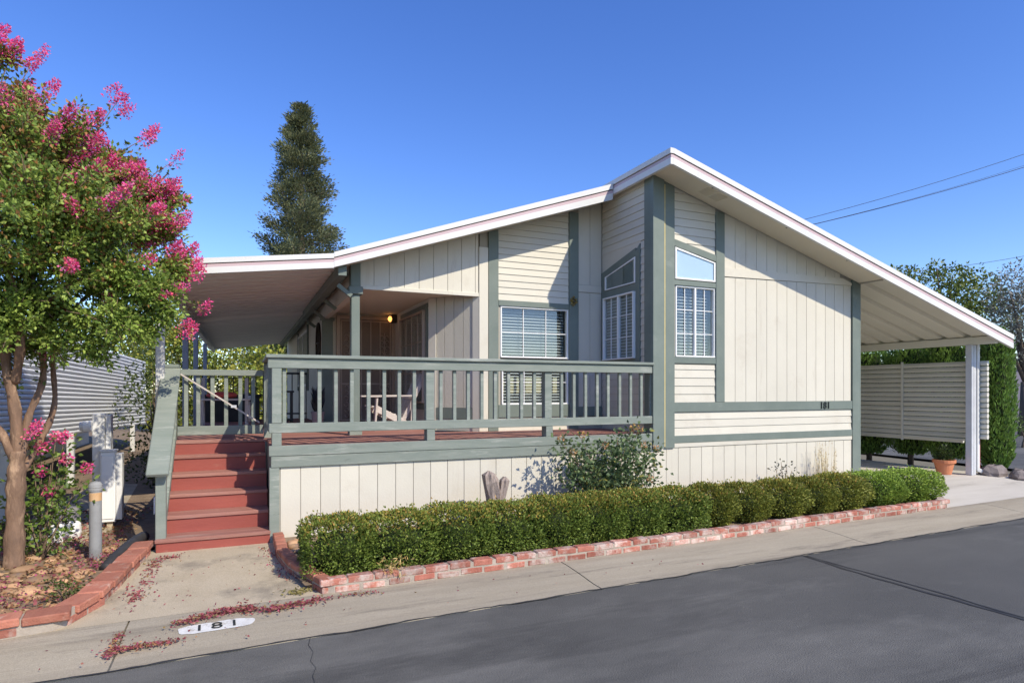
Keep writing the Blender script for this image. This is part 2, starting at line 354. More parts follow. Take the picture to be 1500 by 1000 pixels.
# driveway, rising towards the carport
V = [(8.45, 5.20, .047), (13.0, 5.40, .047), (13.0, 6.2, .10), (12.25, 6.7, .12), (12.2, 20, .13), (8.9, 20, .13), (8.9, 6.6, .12), (8.3, 6.2, .10)]
o = poly('driveway', 'drive', None, V, [(0, 1, 2, 7), (7, 2, 3, 6), (3, 4, 5, 6)]); tag(o, kind='structure')
sheet('planting_bed', 'soil', [(.45, 5.05), (8.75, 5.28), (9.0, 5.9), (8.96, 6.85), (.29, 6.85), (.34, 5.8)], .085)
sheet('side_yard', 'soil', [(-9, 5.15), (-1.4, 4.95), (-.98, 5.06), (-.88, 6.9), (-.80, 7.2), (-.80, 30), (-9, 30)], .03)
sheet('side_path', 'conc', [(-2.35, 7.3), (-1.55, 7.1), (-1.35, 8.2), (-1.6, 12.0), (-2.3, 12.5)], .036)
sheet('deck_underside_ground', 'soil', [(-.78, 6.9), (9, 6.9), (9, 21), (-.78, 21)], .0)
# tar seam and cracks in the asphalt
def ribbon(name, m, pts, wd, z, label, cat):
    V = []; Fc = []
    for i, p in enumerate(pts):
        a = Vector(pts[max(i - 1, 0)]); b = Vector(pts[min(i + 1, len(pts) - 1)]); d = (b - a); n_ = Vector((-d.y, d.x)).normalized()
        ww = wd * random.uniform(.6, 1.2)
        V += [(p[0] + n_.x * ww / 2, p[1] + n_.y * ww / 2, z), (p[0] - n_.x * ww / 2, p[1] - n_.y * ww / 2, z)]
    for i in range(len(pts) - 1): Fc.append((2 * i, 2 * i + 1, 2 * i + 3, 2 * i + 2))
    return tag(poly(name, m, None, V, Fc), label, cat, kind='structure')
ys = np.linspace(-4.5, 4.35, 60)
ribbon('road_seam', 'tar', [(4.98 + .02 * math.sin(3 * y) + random.uniform(-.012, .012), y) for y in ys], .035, .004, None, None)
ribbon('road_seam', 'tar', [(5.035 + .02 * math.sin(2.3 * y + 1) + random.uniform(-.012, .012), y) for y in ys], .02, .004, None, None)
xs_ = np.linspace(-3, 14, 240)
ribbon('road_edge', 'tar', [(x, edgeY(x) - .030 + .012 * math.sin(7 * x) * math.sin(2.3 * x) + random.uniform(-.006, .006)) for x in xs_], .022, .0065, None, None)
pc = [(455, 932), (452, 945), (459, 955), (455, 968), (463, 978), (458, 990), (462, 1003), (455, 1020)]
ribbon('road_crack', 'tar', [tuple(PG(*p))[:2] for p in pc], .0028, .004, None, None)

# ------------------------------------------------------------ the house
def zfasR(x): return 4.42 - .2925 * (x - 4.93)      # foot of the right-hand fascia
def ztopR(x): return 4.62 - .2885 * (x - 4.93)
def zfasL(x): return 4.36 + .330 * (x - 4.93)
def ztopL(x): return 4.585 + .342 * (x - 4.93)
def zsofR(x): return zfasR(x) + .06
def zsofL(x): return zfasL(x) + .05
RX0, RX1 = 5.03, 8.95        # right half
LX0 = 1.33                   # left half
YR, YL, YB = 6.80, 8.08, 21.0
DECK = 1.03
house = thing('mobile_home', (5.0, 6.8, 0), 'cream mobile home with grey-green trim and white gabled roof edge', 'house')
def wall_open(name, x0, x1, zb, ztop, y0, y1, ops, m='gapc'):
    """wall in the XZ plane with rectangular holes: one mesh"""
    xs = sorted(set([x0, x1] + [v for o in ops for v in o[:2]]))
    V = []; Fc = []
    def add(p):
        n = len(V); V.extend([(a, y0, b) for a, b in p] + [(a, y1, b) for a, b in p])
        Fc.extend([(n, n + 1, n + 2, n + 3), (n + 7, n + 6, n + 5, n + 4)] + [(n + i, n + i + 4, n + (i + 1) % 4 + 4, n + (i + 1) % 4) for i in range(4)])
    for a, b in zip(xs[:-1], xs[1:]):
        hs = sorted([o for o in ops if o[0] <= a + 1e-6 and o[1] >= b - 1e-6], key=lambda o: o[2]); z = zb
        for h in hs: add([(a, z), (b, z), (b, h[2]), (a, h[2])]); z = h[3]
        add([(a, z), (b, z), (b, ztop(b)), (a, ztop(a))])
    return poly(name, m, house, V, Fc)
def vboards(parent, m, x0, x1, zb, ztop, yf, pitch=.2, th=.009, gap=.007, ph=0.0):
    n0 = math.floor((x0 - ph) / pitch); x = ph + n0 * pitch
    while x < x1 - .02:
        a, b = max(x, x0) + gap / 2, min(x + pitch, x1) - gap / 2
        if b - a > .02:
            prism('siding_board', m, parent, [(a, zb), (b, zb), (b, ztop(b)), (a, ztop(a))], 'Y', yf - th, yf)
        x += pitch
def clip_top(p, zt):
    """clip an xz polygon to below the straight line z = zt(x)"""
    out = []
    for i in range(len(p)):
        q, r_ = p[i], p[(i + 1) % len(p)]; fq, fr_ = zt(q[0]) - q[1], zt(r_[0]) - r_[1]
        if fq >= 0: out.append(q)
        if fq * fr_ < 0: t = fq / (fq - fr_); out.append((q[0] + (r_[0] - q[0]) * t, q[1] + (r_[1] - q[1]) * t))
    return out
def laps(parent, m, x0, x1, z0, z1, yf, pitch, ztop=None):
    z = z0
    while z < z1 - .02:
        zt = min(z + pitch, z1) - .003; a, b = x0, x1
        p = [(a, z), (b, z), (b, zt), (a, zt)]
        if ztop: p = clip_top(p, ztop)
        if len(p) >= 3 and max(q[1] for q in p) - z > .01:
            n = len(p); dep = lambda q: .016 - .011 * (q[1] - z) / pitch
            V = [(q[0], yf - dep(q), q[1]) for q in p] + [(q[0], yf, q[1]) for q in p]
            poly('lap_board', m, parent, V, [tuple(range(n)), tuple(range(2 * n - 1, n - 1, -1))] + [(i, i + n, (i + 1) % n + n, (i + 1) % n) for i in range(n)])
        z += pitch
def trim(parent, x0, x1, z0, z1, yf, th=.03, m='green', name='trim_board'):
    return box(name, m, parent, x0, x1, yf - th, yf + .001, z0, z1, .004)
# --- right half, front wall
w1 = wall_open('front_wall', RX0 + .02, RX1 - .02, .02, lambda x: zsofR(x) + .02, YR, YR + .12, [(5.39, 6.09, 2.06, 3.03)])
vboards(w1, 'cream', 6.235, 8.80, 1.442, lambda x: min(3.20 + .02 * (x - 6.2), zsofR(x)), YR, .2, ph=6.235)
vboards(w1, 'cream', 6.235, 8.56, 3.335, lambda x: zsofR(x) + .01, YR, .2, ph=6.235)
prism('band_board', 'cream', w1, [(6.23, 3.21), (8.80, 3.255), (8.80, 3.29), (8.60, 3.355), (6.23, 3.33)], 'Y', YR - .024, YR)
laps(w1, 'cream', 5.35, 6.07, 1.442, 1.96, YR, .112)
laps(w1, 'cream', 5.35, 6.07, 3.50, 4.45, YR, .112, lambda x: zsofR(x))
laps(w1, 'cream', 5.35, 8.81, .99, 1.31, YR, .108)
box('band_board', 'cream', w1, 5.35, 8.81, YR - .026, YR, .83, .89, .004)
vboards(w1, 'cream', 5.03, 8.81, .03, lambda x: .825, YR - .004, .2, ph=5.03)
trim(w1, 5.35, 8.81, 1.31, 1.44, YR, .032)
trim(w1, 5.35, 8.81, .89, .99, YR, .032)
trim(w1, 6.07, 6.225, 1.442, 4.10, YR, .034)
prism('corner_board', 'green', w1, [(8.812, .03), (8.99, .03), (8.99, zsofR(8.99)), (8.812, zsofR(8.812))], 'Y', YR - .035, YR + .0)
prism('corner_board', 'green', w1, [(YR - .034, .03), (YR + .12, .03), (YR + .12, 3.3), (YR - .034, 3.3)], 'X', 8.952, 8.992)
for (a, b, th) in ((4.985, 5.165, .060), (5.19, 5.348, .040)):
    prism('corner_board', 'green', w1, [(a, .83), (b, .83), (b, zsofR(max(b, 4.95))), (a, zsofR(max(a, 4.95)))], 'Y', YR - th, YR)
box('caulk_seam', 'yellow', w1, 5.166, 5.189, YR - .048, YR, .85, 4.36)
# trim round the tall window
trim(w1, 5.35, 6.07, 3.03, 3.10, YR, .03); trim(w1, 5.35, 6.07, 1.97, 2.055, YR, .03)
prism('trim_board', 'green', w1, [(5.35, 3.56), (6.07, 3.40), (6.07, 3.49), (5.35, 3.65)], 'Y', YR - .03, YR)
def window(x0, x1, z0, z1, yf, cols, rows, sash=1, label=None, axis='Y', blind=True, m='vinyl', inset=.03):
    """window in a wall facing -Y (axis 'Y') or -X (axis 'X', x0..x1 are Y values)"""
    def bx(n, mm, par, a0, a1, d0, d1, c0, c1, bv=0):
        return box(n, mm, par, a0, a1, yf + d0, yf + d1, c0, c1, bv) if axis == 'Y' else box(n, mm, par, yf + d0, yf + d1, a0, a1, c0, c1, bv)
    fr = bx('window', 'glass', house, x0 + .012, x1 - .012, inset - .006, inset - .002, z0 + .012, z1 - .012)
    t = .021
    bx('frame_bar', m, fr, x0, x1, -.012, .05, z1 - t, z1, .003); bx('frame_bar', m, fr, x0, x1, -.018, .05, z0, z0 + t, .003)
    bx('frame_bar', m, fr, x0, x0 + t, -.01, .048, z0 + t, z1 - t, .003); bx('frame_bar', m, fr, x1 - t, x1, -.01, .048, z0 + t, z1 - t, .003)
    pw = (x1 - x0) / sash
    for s in range(sash):
        a, b = x0 + s * pw, x0 + (s + 1) * pw
        if s: bx('meeting_rail', m, fr, a - .015, a + .015, -.006, .046, z0 + t, z1 - t, .003)
        for i in range(1, cols): q = a + (b - a) * i / cols; bx('muntin', m, fr, q - .005, q + .005, inset - .018, inset - .007, z0 + t, z1 - t)
        for j in range(1, rows): q = z0 + (z1 - z0) * j / rows; bx('muntin', m, fr, a + t * .8, b - t * .8, inset - .016, inset - .008, q - .005, q + .005)
    if blind:
        n = int((z1 - z0) / .043); V = []; Fc = []
        for i in range(n):
            z = z0 + .02 + i * .043
            for (da, dz) in ((0, 0),):
                o = len(V)
                P = [(x0 + .03, .095, z - .006), (x1 - .03, .095, z - .006), (x1 - .03, .130, z + .012), (x0 + .03, .130, z + .012)]
                P2 = [(p[0], p[1], p[2] - .003) for p in P]
                for p in P + P2: V.append((p[0], yf + p[1], p[2]) if axis == 'Y' else (yf + p[1], p[0], p[2]))
                Fc += [tuple(o + k for k in q) for q in ((0, 1, 2, 3), (7, 6, 5, 4), (0, 4, 5, 1), (2, 6, 7, 3), (1, 5, 6, 2), (0, 3, 7, 4))]
        poly('blind', 'blind', fr, V, Fc)
    bx('room_backing', 'inside', fr, x0 - .03, x1 + .03, .30, .32, z0 - .03, z1 + .03)
    return fr
window(5.39, 6.09 - .02, 2.06, 3.03, YR, 2, 3, 2)
def trapwin(pts, yf, axis, pane):
    """shallow fixed window with a sloping head"""
    c = (sum(p[0] for p in pts) / 4, sum(p[1] for p in pts) / 4)
    P = (lambda a, d, z: (a, yf + d, z)) if axis == 'Y' else (lambda a, d, z: (yf + d, a, z))
    def pr(n, mm, par, q, d0, d1): return prism(n, mm, par, q, axis, yf + d0, yf + d1)
    g = pr('window', pane, house, pts, -.010, -.001)
    ins = [(c[0] + (p[0] - c[0]) * .93, c[1] + (p[1] - c[1]) * .88) for p in pts]
    for i in range(4):
        j = (i + 1) % 4; pr('frame_bar', 'vinyl', g, [pts[i], pts[j], ins[j], ins[i]], -.026, -.010)
    pr('pane', 'glass', g, [(c[0] + (p[0] - c[0]) * .98, c[1] + (p[1] - c[1]) * .97) for p in pts], -.016, -.0135)
    return g
trapwin([(5.37, 3.115), (6.06, 3.115), (6.06, 3.385), (5.37, 3.545)], YR - .004, 'Y', 'shade')
# house number on the band
def text_obj(name, s, size, m, parent, loc, rot, ext=.004, sx=1.0):
    cu = bpy.data.curves.new(name, 'FONT'); cu.body = s; cu.size = size; cu.extrude = ext; cu.align_x = 'CENTER'; cu.align_y = 'CENTER'
    t = bpy.data.objects.new('tmp', cu); COL.objects.link(t); bpy.context.view_layer.update()
    me = bpy.data.meshes.new_from_object(t.evaluated_get(bpy.context.evaluated_depsgraph_get())); bpy.data.objects.remove(t)
    for v in me.vertices: v.co.x *= sx
    me.materials.clear(); me.materials.append(M[m])
    return link(name, me, m, parent, loc, rot)
for i, ch in enumerate('181'):
    text_obj('number_digit', ch, .15, 'number', house, (8.12 + i * .075, YR - .040, 1.372), (R(90), 0, 0), .006, .95)
# --- right half, left-facing wall at the ridge
sw = prism('side_wall', 'gapc', house, [(YR + .12, .9), (YL, .9), (YL, 4.5), (YR + .12, 4.5)], 'X', RX0, RX0 + .10)
def laps_x(parent, m, y0, y1, z0, z1, xf, pitch):
    z = z0
    while z < z1 - .02:
        zt = min(z + pitch, z1) - .003
        poly('lap_board', m, parent, [(xf - .016, y0, z), (xf - .016, y1, z), (xf - .005, y1, zt), (xf - .005, y0, zt), (xf, y0, z), (xf, y1, z), (xf, y1, zt), (xf, y0, zt)],
             [(3, 2, 1, 0), (5, 6, 7, 4), (1, 5, 4, 0), (3, 7, 6, 2), (2, 6, 5, 1), (4, 7, 3, 0)])
        z += pitch
laps_x(sw, 'cream', YR + .0, 8.06, DECK, 1.97, RX0, .105)
laps_x(sw, 'cream', YR + .0, 7.07, 1.97, 3.66, RX0, .105)
laps_x(sw, 'cream', YR + .0, 8.06, 3.66, 4.47, RX0, .105)
prism('siding_panel', 'cream', sw, [(7.07, 3.60), (8.06, 3.36), (8.06, 3.66), (7.07, 3.66)], 'X', RX0 - .010, RX0)
box('corner_board', 'green', sw, RX0 - .035, RX0 - .001, YR - .0, YR + .16, .84, 4.46, .004)
for q in ([(7.07, 1.97), (8.06, 1.97), (8.06, 2.05), (7.07, 2.05)], [(7.07, 2.05), (7.17, 2.05), (7.17, 3.53), (7.07, 3.62)], [(7.96, 2.05), (8.06, 2.05), (8.06, 3.37), (7.96, 3.395)],
          [(7.17, 2.98), (7.96, 2.98), (7.96, 3.09), (7.17, 3.09)], [(7.17, 3.47), (7.96, 3.31), (7.96, 3.395), (7.17, 3.58)]):
    prism('trim_board', 'green', sw, q, 'X', RX0 - .03, RX0)
window(7.17, 7.96, 2.05, 2.98, RX0 - .06, 2, 3, 2, axis='X', blind=False)
window_b = merged_boxes('blind', 'blind', house, [(RX0 - .012, RX0 - .006, 7.2, 7.93, 2.09 + .045 * i, 2.114 + .045 * i) for i in range(19)])
trapwin([(7.17, 3.10), (7.95, 3.10), (7.95, 3.30), (7.17, 3.46)], RX0 - .012, 'X', 'mesh')
# --- left half, front wall
w2 = wall_open('front_wall', 3.04, RX0, .9, lambda x: zsofL(x) + .02, YL, YL + .12, [(3.35, 4.44, 1.40, 2.80)])
laps(w2, 'cream', 3.315, 4.44, 2.88, 4.3, YL, .093, lambda x: zsofL(x))
laps(w2, 'cream', 3.315, 4.44, DECK, 1.22, YL, .093)
trim(w2, 3.16, 3.31, DECK, 3.85, YL, .034)
trim(w2, 4.445, 4.60, DECK, 4.25, YL, .034)
trim(w2, 3.315, 4.44, 2.80, 2.88, YL, .028)
trim(w2, 3.315, 4.44, 1.22, 1.40, YL, .028)
trim(w2, 4.605, 5.01, 1.22, 1.36, YL, .028)
vboards(w2, 'cream', 4.605, 5.01, 1.365, lambda x: 3.07, YL, .2, ph=4.61)
vboards(w2, 'cream', 4.605, 5.01, 3.19, lambda x: zsofL(x), YL, .2, ph=4.61)
box('band_board', 'cream', w2, 4.605, 5.01, YL - .022, YL, 3.075, 3.185, .003)
box('corner_board', 'cream', w2, 3.02, 3.155, YL - .03, YL, DECK, 3.60, .004)
window(3.35, 4.44, 2.07, 2.80, YL, 3, 2)
window(3.37, 4.44, 1.40, 2.045, YL, 3, 2)
# header panel over the porch, ceiling, post
hd = prism('porch_header', 'gapc', house, [(1.37, 2.92), (3.02, 2.92), (3.02, zsofL(3.02)), (1.37, zsofL(1.37))], 'Y', YL, YL + .08)
vboards(hd, 'cream', 1.37, 3.018, 2.96, lambda x: zsofL(x), YL, .2, ph=1.37)
box('edge_board', 'cream', hd, 1.37, 3.018, YL - .026, YL, 2.905, 2.958, .004)
box('porch_ceiling', 'soffit', house, LX0, 3.04, YL + .08, 11.0, 2.945, 2.97)
sb = prism('porch_beam', 'cream', house, [(1.27, 2.83), (1.36, 2.83), (1.36, 3.10), (1.27, 3.10)], 'Y', YL + .06, 11.0)
pp = box('porch_post', 'green', house, 1.275, 1.385, YL - .04, YL + .07, DECK, 2.83, .008)
box('post_cap', 'green', pp, 1.24, 1.42, YL - .075, YL + .105, 2.83, 2.93, .008)
box('post_head', 'green', pp, 1.268, 1.392, YL - .05, YL + .08, 2.93, zsofL(1.3) + .02, .004)
box('post_base', 'greenw', pp, 1.25, 1.41, YL - .065, YL + .095, DECK, 1.13, .006)
# diagonal wall and the recessed entry
A = Vector((3.04, YL)); B = Vector((2.5, 8.72)); dv = (B - A); ln = dv.length; dv.normalize(); nv = Vector((-dv.y, dv.x)) ; nv = nv if nv.y < 0 else -nv
dw = poly('diagonal_wall', 'gapc', house, [(A.x, A.y, .9), (B.x, B.y, .9), (B.x, B.y, 2.96), (A.x, A.y, 2.96)] + [(A.x - nv.x * .08, A.y - nv.y * .08, .9), (B.x - nv.x * .08, B.y - nv.y * .08, .9), (B.x - nv.x * .08, B.y - nv.y * .08, 2.96), (A.x - nv.x * .08, A.y - nv.y * .08, 2.96)],
          [(0, 1, 2, 3), (7, 6, 5, 4), (0, 4, 5, 1), (2, 6, 7, 3), (1, 5, 6, 2), (0, 3, 7, 4)])
def dboard(n, m, s0, s1, z0, z1, th):
    c = [(A + dv * s0), (A + dv * s1)]
    v = [(p.x + nv.x * q, p.y + nv.y * q, z) for q in (0, th) for p in c for z in (z0, z1)]
    poly(n, m, dw, v, [(0, 1, 3, 2), (4, 6, 7, 5), (0, 4, 5, 1), (2, 3, 7, 6), (0, 2, 6, 4), (1, 5, 7, 3)])
dboard('corner_board', 'cream', .0, .10, DECK, 2.94, .03)
s = .105
while s < ln - .14:
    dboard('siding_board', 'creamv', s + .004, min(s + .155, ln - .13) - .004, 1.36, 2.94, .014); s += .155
dboard('corner_board', 'cream', ln - .125, ln, DECK, 2.94, .03)
dboard('trim_board', 'green', .10, ln - .125, 1.20, 1.355, .026)
dboard('skirt_board', 'cream', .10, ln - .125, DECK, 1.195, .012)
ew = prism('entry_side_wall', 'cream', house, [(8.72, .9), (11.0, .9), (11.0, 2.96), (8.72, 2.96)], 'X', 2.5, 2.58)
for q in ([(8.72, 2.88), (10.42, 2.88), (10.42, 2.80), (8.80, 2.80)], [(8.78, 1.4), (8.86, 1.4), (8.86, 2.8), (8.78, 2.8)], [(10.34, 1.4), (10.42, 1.4), (10.42, 2.8), (10.34, 2.8)], [(8.78, 1.32), (10.42, 1.32), (10.42, 1.4), (8.78, 1.4)]):
    prism('trim_board', 'green', ew, [(max(a, 8.76), b) for a, b in q], 'X', 2.475, 2.50)
window(8.87, 10.33, 1.42, 2.79, 2.44, 4, 3, axis='X', blind=False, m='doorb')
bw = prism('entry_wall', 'cream', house, [(1.33, .9), (2.58, .9), (2.58, 2.96), (1.33, 2.96)], 'Y', 11.0, 11.08)
cb_ = prism('corner_board', 'green', bw, [(1.25, DECK), (1.43, DECK), (1.43, 2.80), (1.25, 2.80)], 'Y', 10.955, 10.999)
box('post_cap', 'green', cb_, 1.22, 1.46, 10.93, 10.998, 2.80, 2.85, .004)
dr = box('security_door', 'doormesh', house, 1.55, 2.44, 10.965, 10.985, DECK + .03, 2.84)
for q in ((1.49, 1.55, DECK, 2.90), (2.44, 2.50, DECK, 2.90)): box('door_frame', 'doorb', dr, q[0], q[1], 10.93, 10.998, q[2], q[3], .004)
box('door_frame', 'doorb', dr, 1.55, 2.44, 10.93, 10.998, 2.84, 2.90, .004)
for x in (1.57, 1.74, 1.91, 2.075, 2.24, 2.42): box('door_bar', 'doorb', dr, x - .010, x + .010, 10.945, 10.964, DECK + .05, 2.83)
for z in (DECK + .06, 1.72, 2.815): box('door_bar', 'doorb', dr, 1.56, 2.43, 10.946, 10.963, z - .012, z + .012)
for cx in (1.70, 2.31):
    for zc in (1.42, 2.30):
        lst = []
        for sgn in (-1, 1):
            for vz in (-1, 1):
                for off in (.05, .15, .24):
                    lst.append(([(cx + sgn * (.05 + .035 * math.cos(t)) * (1.1 - off), 10.935, zc + vz * (off + .035 * math.sin(t))) for t in np.linspace(0, 4.6, 8)], .007))
        lst.append(([(cx, 10.935, zc - .32), (cx, 10.935, zc + .32)], .009))
        tubes('scroll', 'doorb', dr, lst, 5)
lm = box('wall_lamp', 'bronze', house, 2.40, 2.495, 10.76, 10.86, 2.79, 2.93, .01)
tag(lm, 'lit brown porch lamp beside the security door')
lathe('bulb', 'bulb', lm, [(.005, -.05), (.03, -.03), (.042, .0), (.03, .035), (.01, .05)], (2.38, 10.79, 2.855), 12)
# rest of the shell
box('side_wall', 'cream', house, LX0, LX0 + .1, 11.08, YB, .05, 3.16)
sdw = box('side_wall', 'cream', house, RX1 - .1, RX1, YR + .12, YB, .02, 3.30)
box('back_wall', 'cream', house, LX0, RX1, YB, YB + .1, .02, 3.1)
def xside_window(y0, y1, z0, z1):
    f_ = box('window', 'mesh', house, LX0 - .012, LX0, y0, y1, z0, z1)
    for q in ((y0, y1, z1 - .05, z1), (y0, y1, z0, z0 + .05)): box('frame_bar', 'vinyl', f_, LX0 - .03, LX0 - .012, q[0], q[1], q[2], q[3])
    for q in (y0, (y0 + y1) / 2 - .025, y1 - .05): box('frame_bar', 'vinyl', f_, LX0 - .028, LX0 - .012, q, q + .05, z0 + .05, z1 - .05)
    for q in (y0 - .12, y1): box('trim_board', 'green', f_, LX0 - .035, LX0 - .001, q, q + .12, z0 - .1, z1 + .1)
xside_window(14.2, 16.6, 1.7, 2.95)
tubes('wall_ornament', 'bronze', house, [([(LX0 - .02, 12.1 + .30 * math.cos(t), 2.5 + .36 * math.sin(t)) for t in np.linspace(0, 6.283, 22)], .022),
      ([(LX0 - .02, 12.1, 2.16), (LX0 - .02, 12.1, 2.84)], .015), ([(LX0 - .02, 11.85, 2.5), (LX0 - .02, 12.35, 2.5)], .015)])
# --- roof: slabs, soffits, fascias
YF, YFL = 6.25, 7.55
EX = 12.10
prism('roof', 'white', house, [(4.93, zsofR(4.93) + .012), (RX1, zsofR(RX1) + .012), (RX1, ztopR(RX1) - .02), (4.93, ztopR(4.93) - .02)], 'Y', YF + .04, YB + .4)
prism('roof', 'white', house, [(1.02, zsofL(1.02) + .012), (4.929, zsofL(4.93) + .012), (4.929, ztopL(4.93) - .02), (1.02, ztopL(1.02) - .02)], 'Y', YFL + .04, YB + .4)
sf = prism('soffit', 'soffit', house, [(4.95, zsofR(4.95) - .004), (RX1 - .01, zsofR(RX1) - .004), (RX1 - .01, zsofR(RX1) + .008), (4.95, zsofR(4.95) + .008)], 'Y', YF + .05, YR - .04)
for k, x in enumerate((5.62, 5.80)):
    vv = []
    for j in range(7):
        xa = x + j * .022; vv.append((xa, xa + .012, YF + .16, YF + .36, zsofR(xa) - .012, zsofR(xa) - .004))
    merged_boxes('soffit_vent', 'soffit', sf, vv)
for x in (5.6, 6.9, 8.1): box('soffit_clip', 'dark', sf, x, x + .025, YF + .055, YF + .075, zfasR(x) + .005, zfasR(x) + .03)
prism('soffit', 'soffit', house, [(1.05, zsofL(1.05) - .004), (4.92, zsofL(4.92) - .004), (4.92, zsofL(4.92) + .008), (1.05, zsofL(1.05) + .008)], 'Y', YFL + .05, YL - .04)
prism('soffit', 'soffit', house, [(1.05, zsofL(1.05) - .004), (1.27, zsofL(1.27) - .004), (1.27, zsofL(1.27) + .008), (1.05, zsofL(1.05) + .008)], 'Y', YL - .03, YB + .2)
def fascia(x0, x1, zlo, zhi, y, parent):
    def band(n, m, f0, f1, th):
        pt = lambda x, f: (x, zlo(x) + (zhi(x) - zlo(x)) * f)
        return prism(n, m, parent, [pt(x0, f0), pt(x1, f0), pt(x1, f1), pt(x0, f1)], 'Y', y, y + th)
    f1 = band('fascia_board', 'white', 0, .40, .045)
    pt = lambda x, f: (x, zlo(x) + (zhi(x) - zlo(x)) * f)
    for (n, m, a, b, dy) in (('fascia_stripe', 'pink', .40, .60, .004), ('shadow_gap', 'dark', .60, .665, .030), ('gutter_cap', 'white', .665, 1.0, -.008)):
        prism(n, m, f1, [pt(x0, a), pt(x1, a), pt(x1, b), pt(x0, b)], 'Y', y + dy, y + .046)
    return f1
fascia(4.93, EX, zfasR, ztopR, YF, house)
fascia(1.00, 4.88, zfasL, ztopL, YFL, house)
# return of the fascia along the ridge line, from the right half back to the left half
zr0, zr1 = zfasR(4.93), ztopR(4.93); hh = zr1 - zr0
f2 = prism('ridge_fascia', 'white', house, [(YF, zr0), (YFL + .3, zr0), (YFL + .3, zr0 + hh * .40), (YF, zr0 + hh * .40)], 'X', 4.885, 4.928)
for (n, m, a, b, dx) in (('fascia_stripe', 'pink', .40, .60, .004), ('shadow_gap', 'dark', .60, .665, .030), ('gutter_cap', 'white', .665, 1.0, -.008)):
    prism(n, m, f2, [(YF - (.006 if n == 'gutter_cap' else 0), zr0 + hh * a), (YFL + .3, zr0 + hh * a), (YFL + .3, zr0 + hh * b), (YF - (.006 if n == 'gutter_cap' else 0), zr0 + hh * b)], 'X', 4.885 + dx, 4.929)
box('ridge_soffit', 'soffit', house, 4.93, 5.0, YF + .05, YL, zr0 + .03, zr0 + .045)

dc = PY(841, 441, YL - .06)
dq = thing('dried_posy', dc, 'small dried flower posy hung on the trim beside the porch window', 'ornament')
n = 90; a_ = nrm(RNG.normal(size=(n, 3))); leaves('dried_flowers', 'petal', dq, np.array(dc) + a_ * np.array([.045, .02, .06]) * RNG.uniform(.3, 1, (n, 1)), a_, .035, .02, pick(n, [(.42, .33, .10), (.50, .40, .16), (.30, .22, .08)]), tuple(dc))
tube('string', 'twig', dq, [dc, dc + Vector((0, .01, .08))], .004, 5)
# ------------------------------------------------------------ carport on the right
car = thing('carport', (11.7, 6.8, .12), 'metal pan carport roof with white post beside the driveway', 'carport')
zc = lambda x: ztopR(x) - .16
cr = prism('roof_sheet', 'pan', car, [(RX1 + .01, ztopR(RX1) - .05), (EX, ztopR(EX) - .05), (EX, ztopR(EX) - .02), (RX1 + .01, ztopR(RX1) - .02)], 'Y', YF + .05, 16.5)
y = YF + .10; pitch = .40; pn = None
def pan_mesh(x0, x1, zf, pitch, m):
    V = []; Fc = []; prof = [(0, .0), (.03, -.0), (.055, -.055), (.10, -.062), (pitch - .10, -.062), (pitch - .055, -.055), (pitch - .03, 0), (pitch, 0)]
    for x in (x0, x1):
        for (q, dz) in prof: V.append((x, q, zf(x) + dz))
    for x in (x0, x1):
        for (q, dz) in prof: V.append((x, q, zf(x) + dz - .004))
    k = len(prof)
    for j in range(k - 1): Fc += [(j, j + 1, j + 1 + k, j + k), (j + 2 * k, j + 3 * k, j + 1 + 3 * k, j + 1 + 2 * k)]
    me = bpy.data.meshes.new('pan'); me.from_pydata(V, [], Fc); me.materials.append(M[m]); return me
pmR = pan_mesh(RX1 + .02, 11.92, lambda x: ztopR(x) - .055, pitch, 'pan')
while y < 16.2:
    link('roof_pan', pmR, 'pan', car, (0, y, 0)); y += pitch
box('eave_beam', 'pan', car, 11.68, 11.78, YF + .06, 16.3, ztopR(11.73) - .255, ztopR(11.73) - .125, .006)
box('wall_flashing', 'gapc', car, RX1 + .002, RX1 + .05, YF + .06, 16.3, ztopR(9.0) - .16, ztopR(9.0) - .115)
zb_ = ztopR(11.73) - .257
for yy in (6.72, 9.9, 13.1):
    p_ = box('post', 'postm', car, 11.67, 11.79, yy - .055, yy + .055, .12, zb_, .008)
    box('post_groove', 'dark', p_, 11.72, 11.726, yy - .057, yy - .054, .14, zb_)
dsp = box('downspout', 'white', car, 11.815, 11.885, 6.655, 6.725, .20, zb_ + .02, .01)
beam('downspout_elbow', 'white', dsp, (11.85, 6.69, .215), (11.98, 6.60, .15), .065, .065, .01)
box('pipe_stripe', 'redcush', dsp, 11.888, 11.894, 6.66, 6.72, .25, .75)
# louvred screen beyond the posts
scr = thing('louver_screen', (11.92, 8.5, .6), 'beige metal slat screen hung along the carport beside the driveway', 'screen')
z = .66; k = 0
slm = None
while z < 2.12:
    V = [(11.90, 0, z), (11.94, 0, z), (11.955, 0, z + .045), (11.935, 0, z + .082), (11.915, 0, z + .082), (11.888, 0, z + .04)]
    y0 = 6.55 if k else 6.95
    prism('slat', 'slatb', scr, [(p[0], p[2]) for p in V], 'Y', y0, 14.2)
    z += .092; k += 1
for yy in (8.05, 9.6, 11.2, 12.8): box('rail', 'slatb', scr, 11.862, 11.888, yy - .022, yy + .022, .64, 2.16, .004)
for zz in (.72, 1.36): box('rail', 'slatb', scr, 11.866, 11.887, 6.9, 14.1, zz - .016, zz + .016)

# ------------------------------------------------------------ awning on the left
aw = thing('porch_awning', (-.85, 7.9, 0), 'flat white-edged metal awning over the left side of the porch', 'awning')
zAt = lambda x: 3.225 + (x - 1.0) * .125
zAb = lambda x: 3.055 + (x - 1.0) * .125
fascia(-.83, .998, zAb, zAt, YFL, aw)
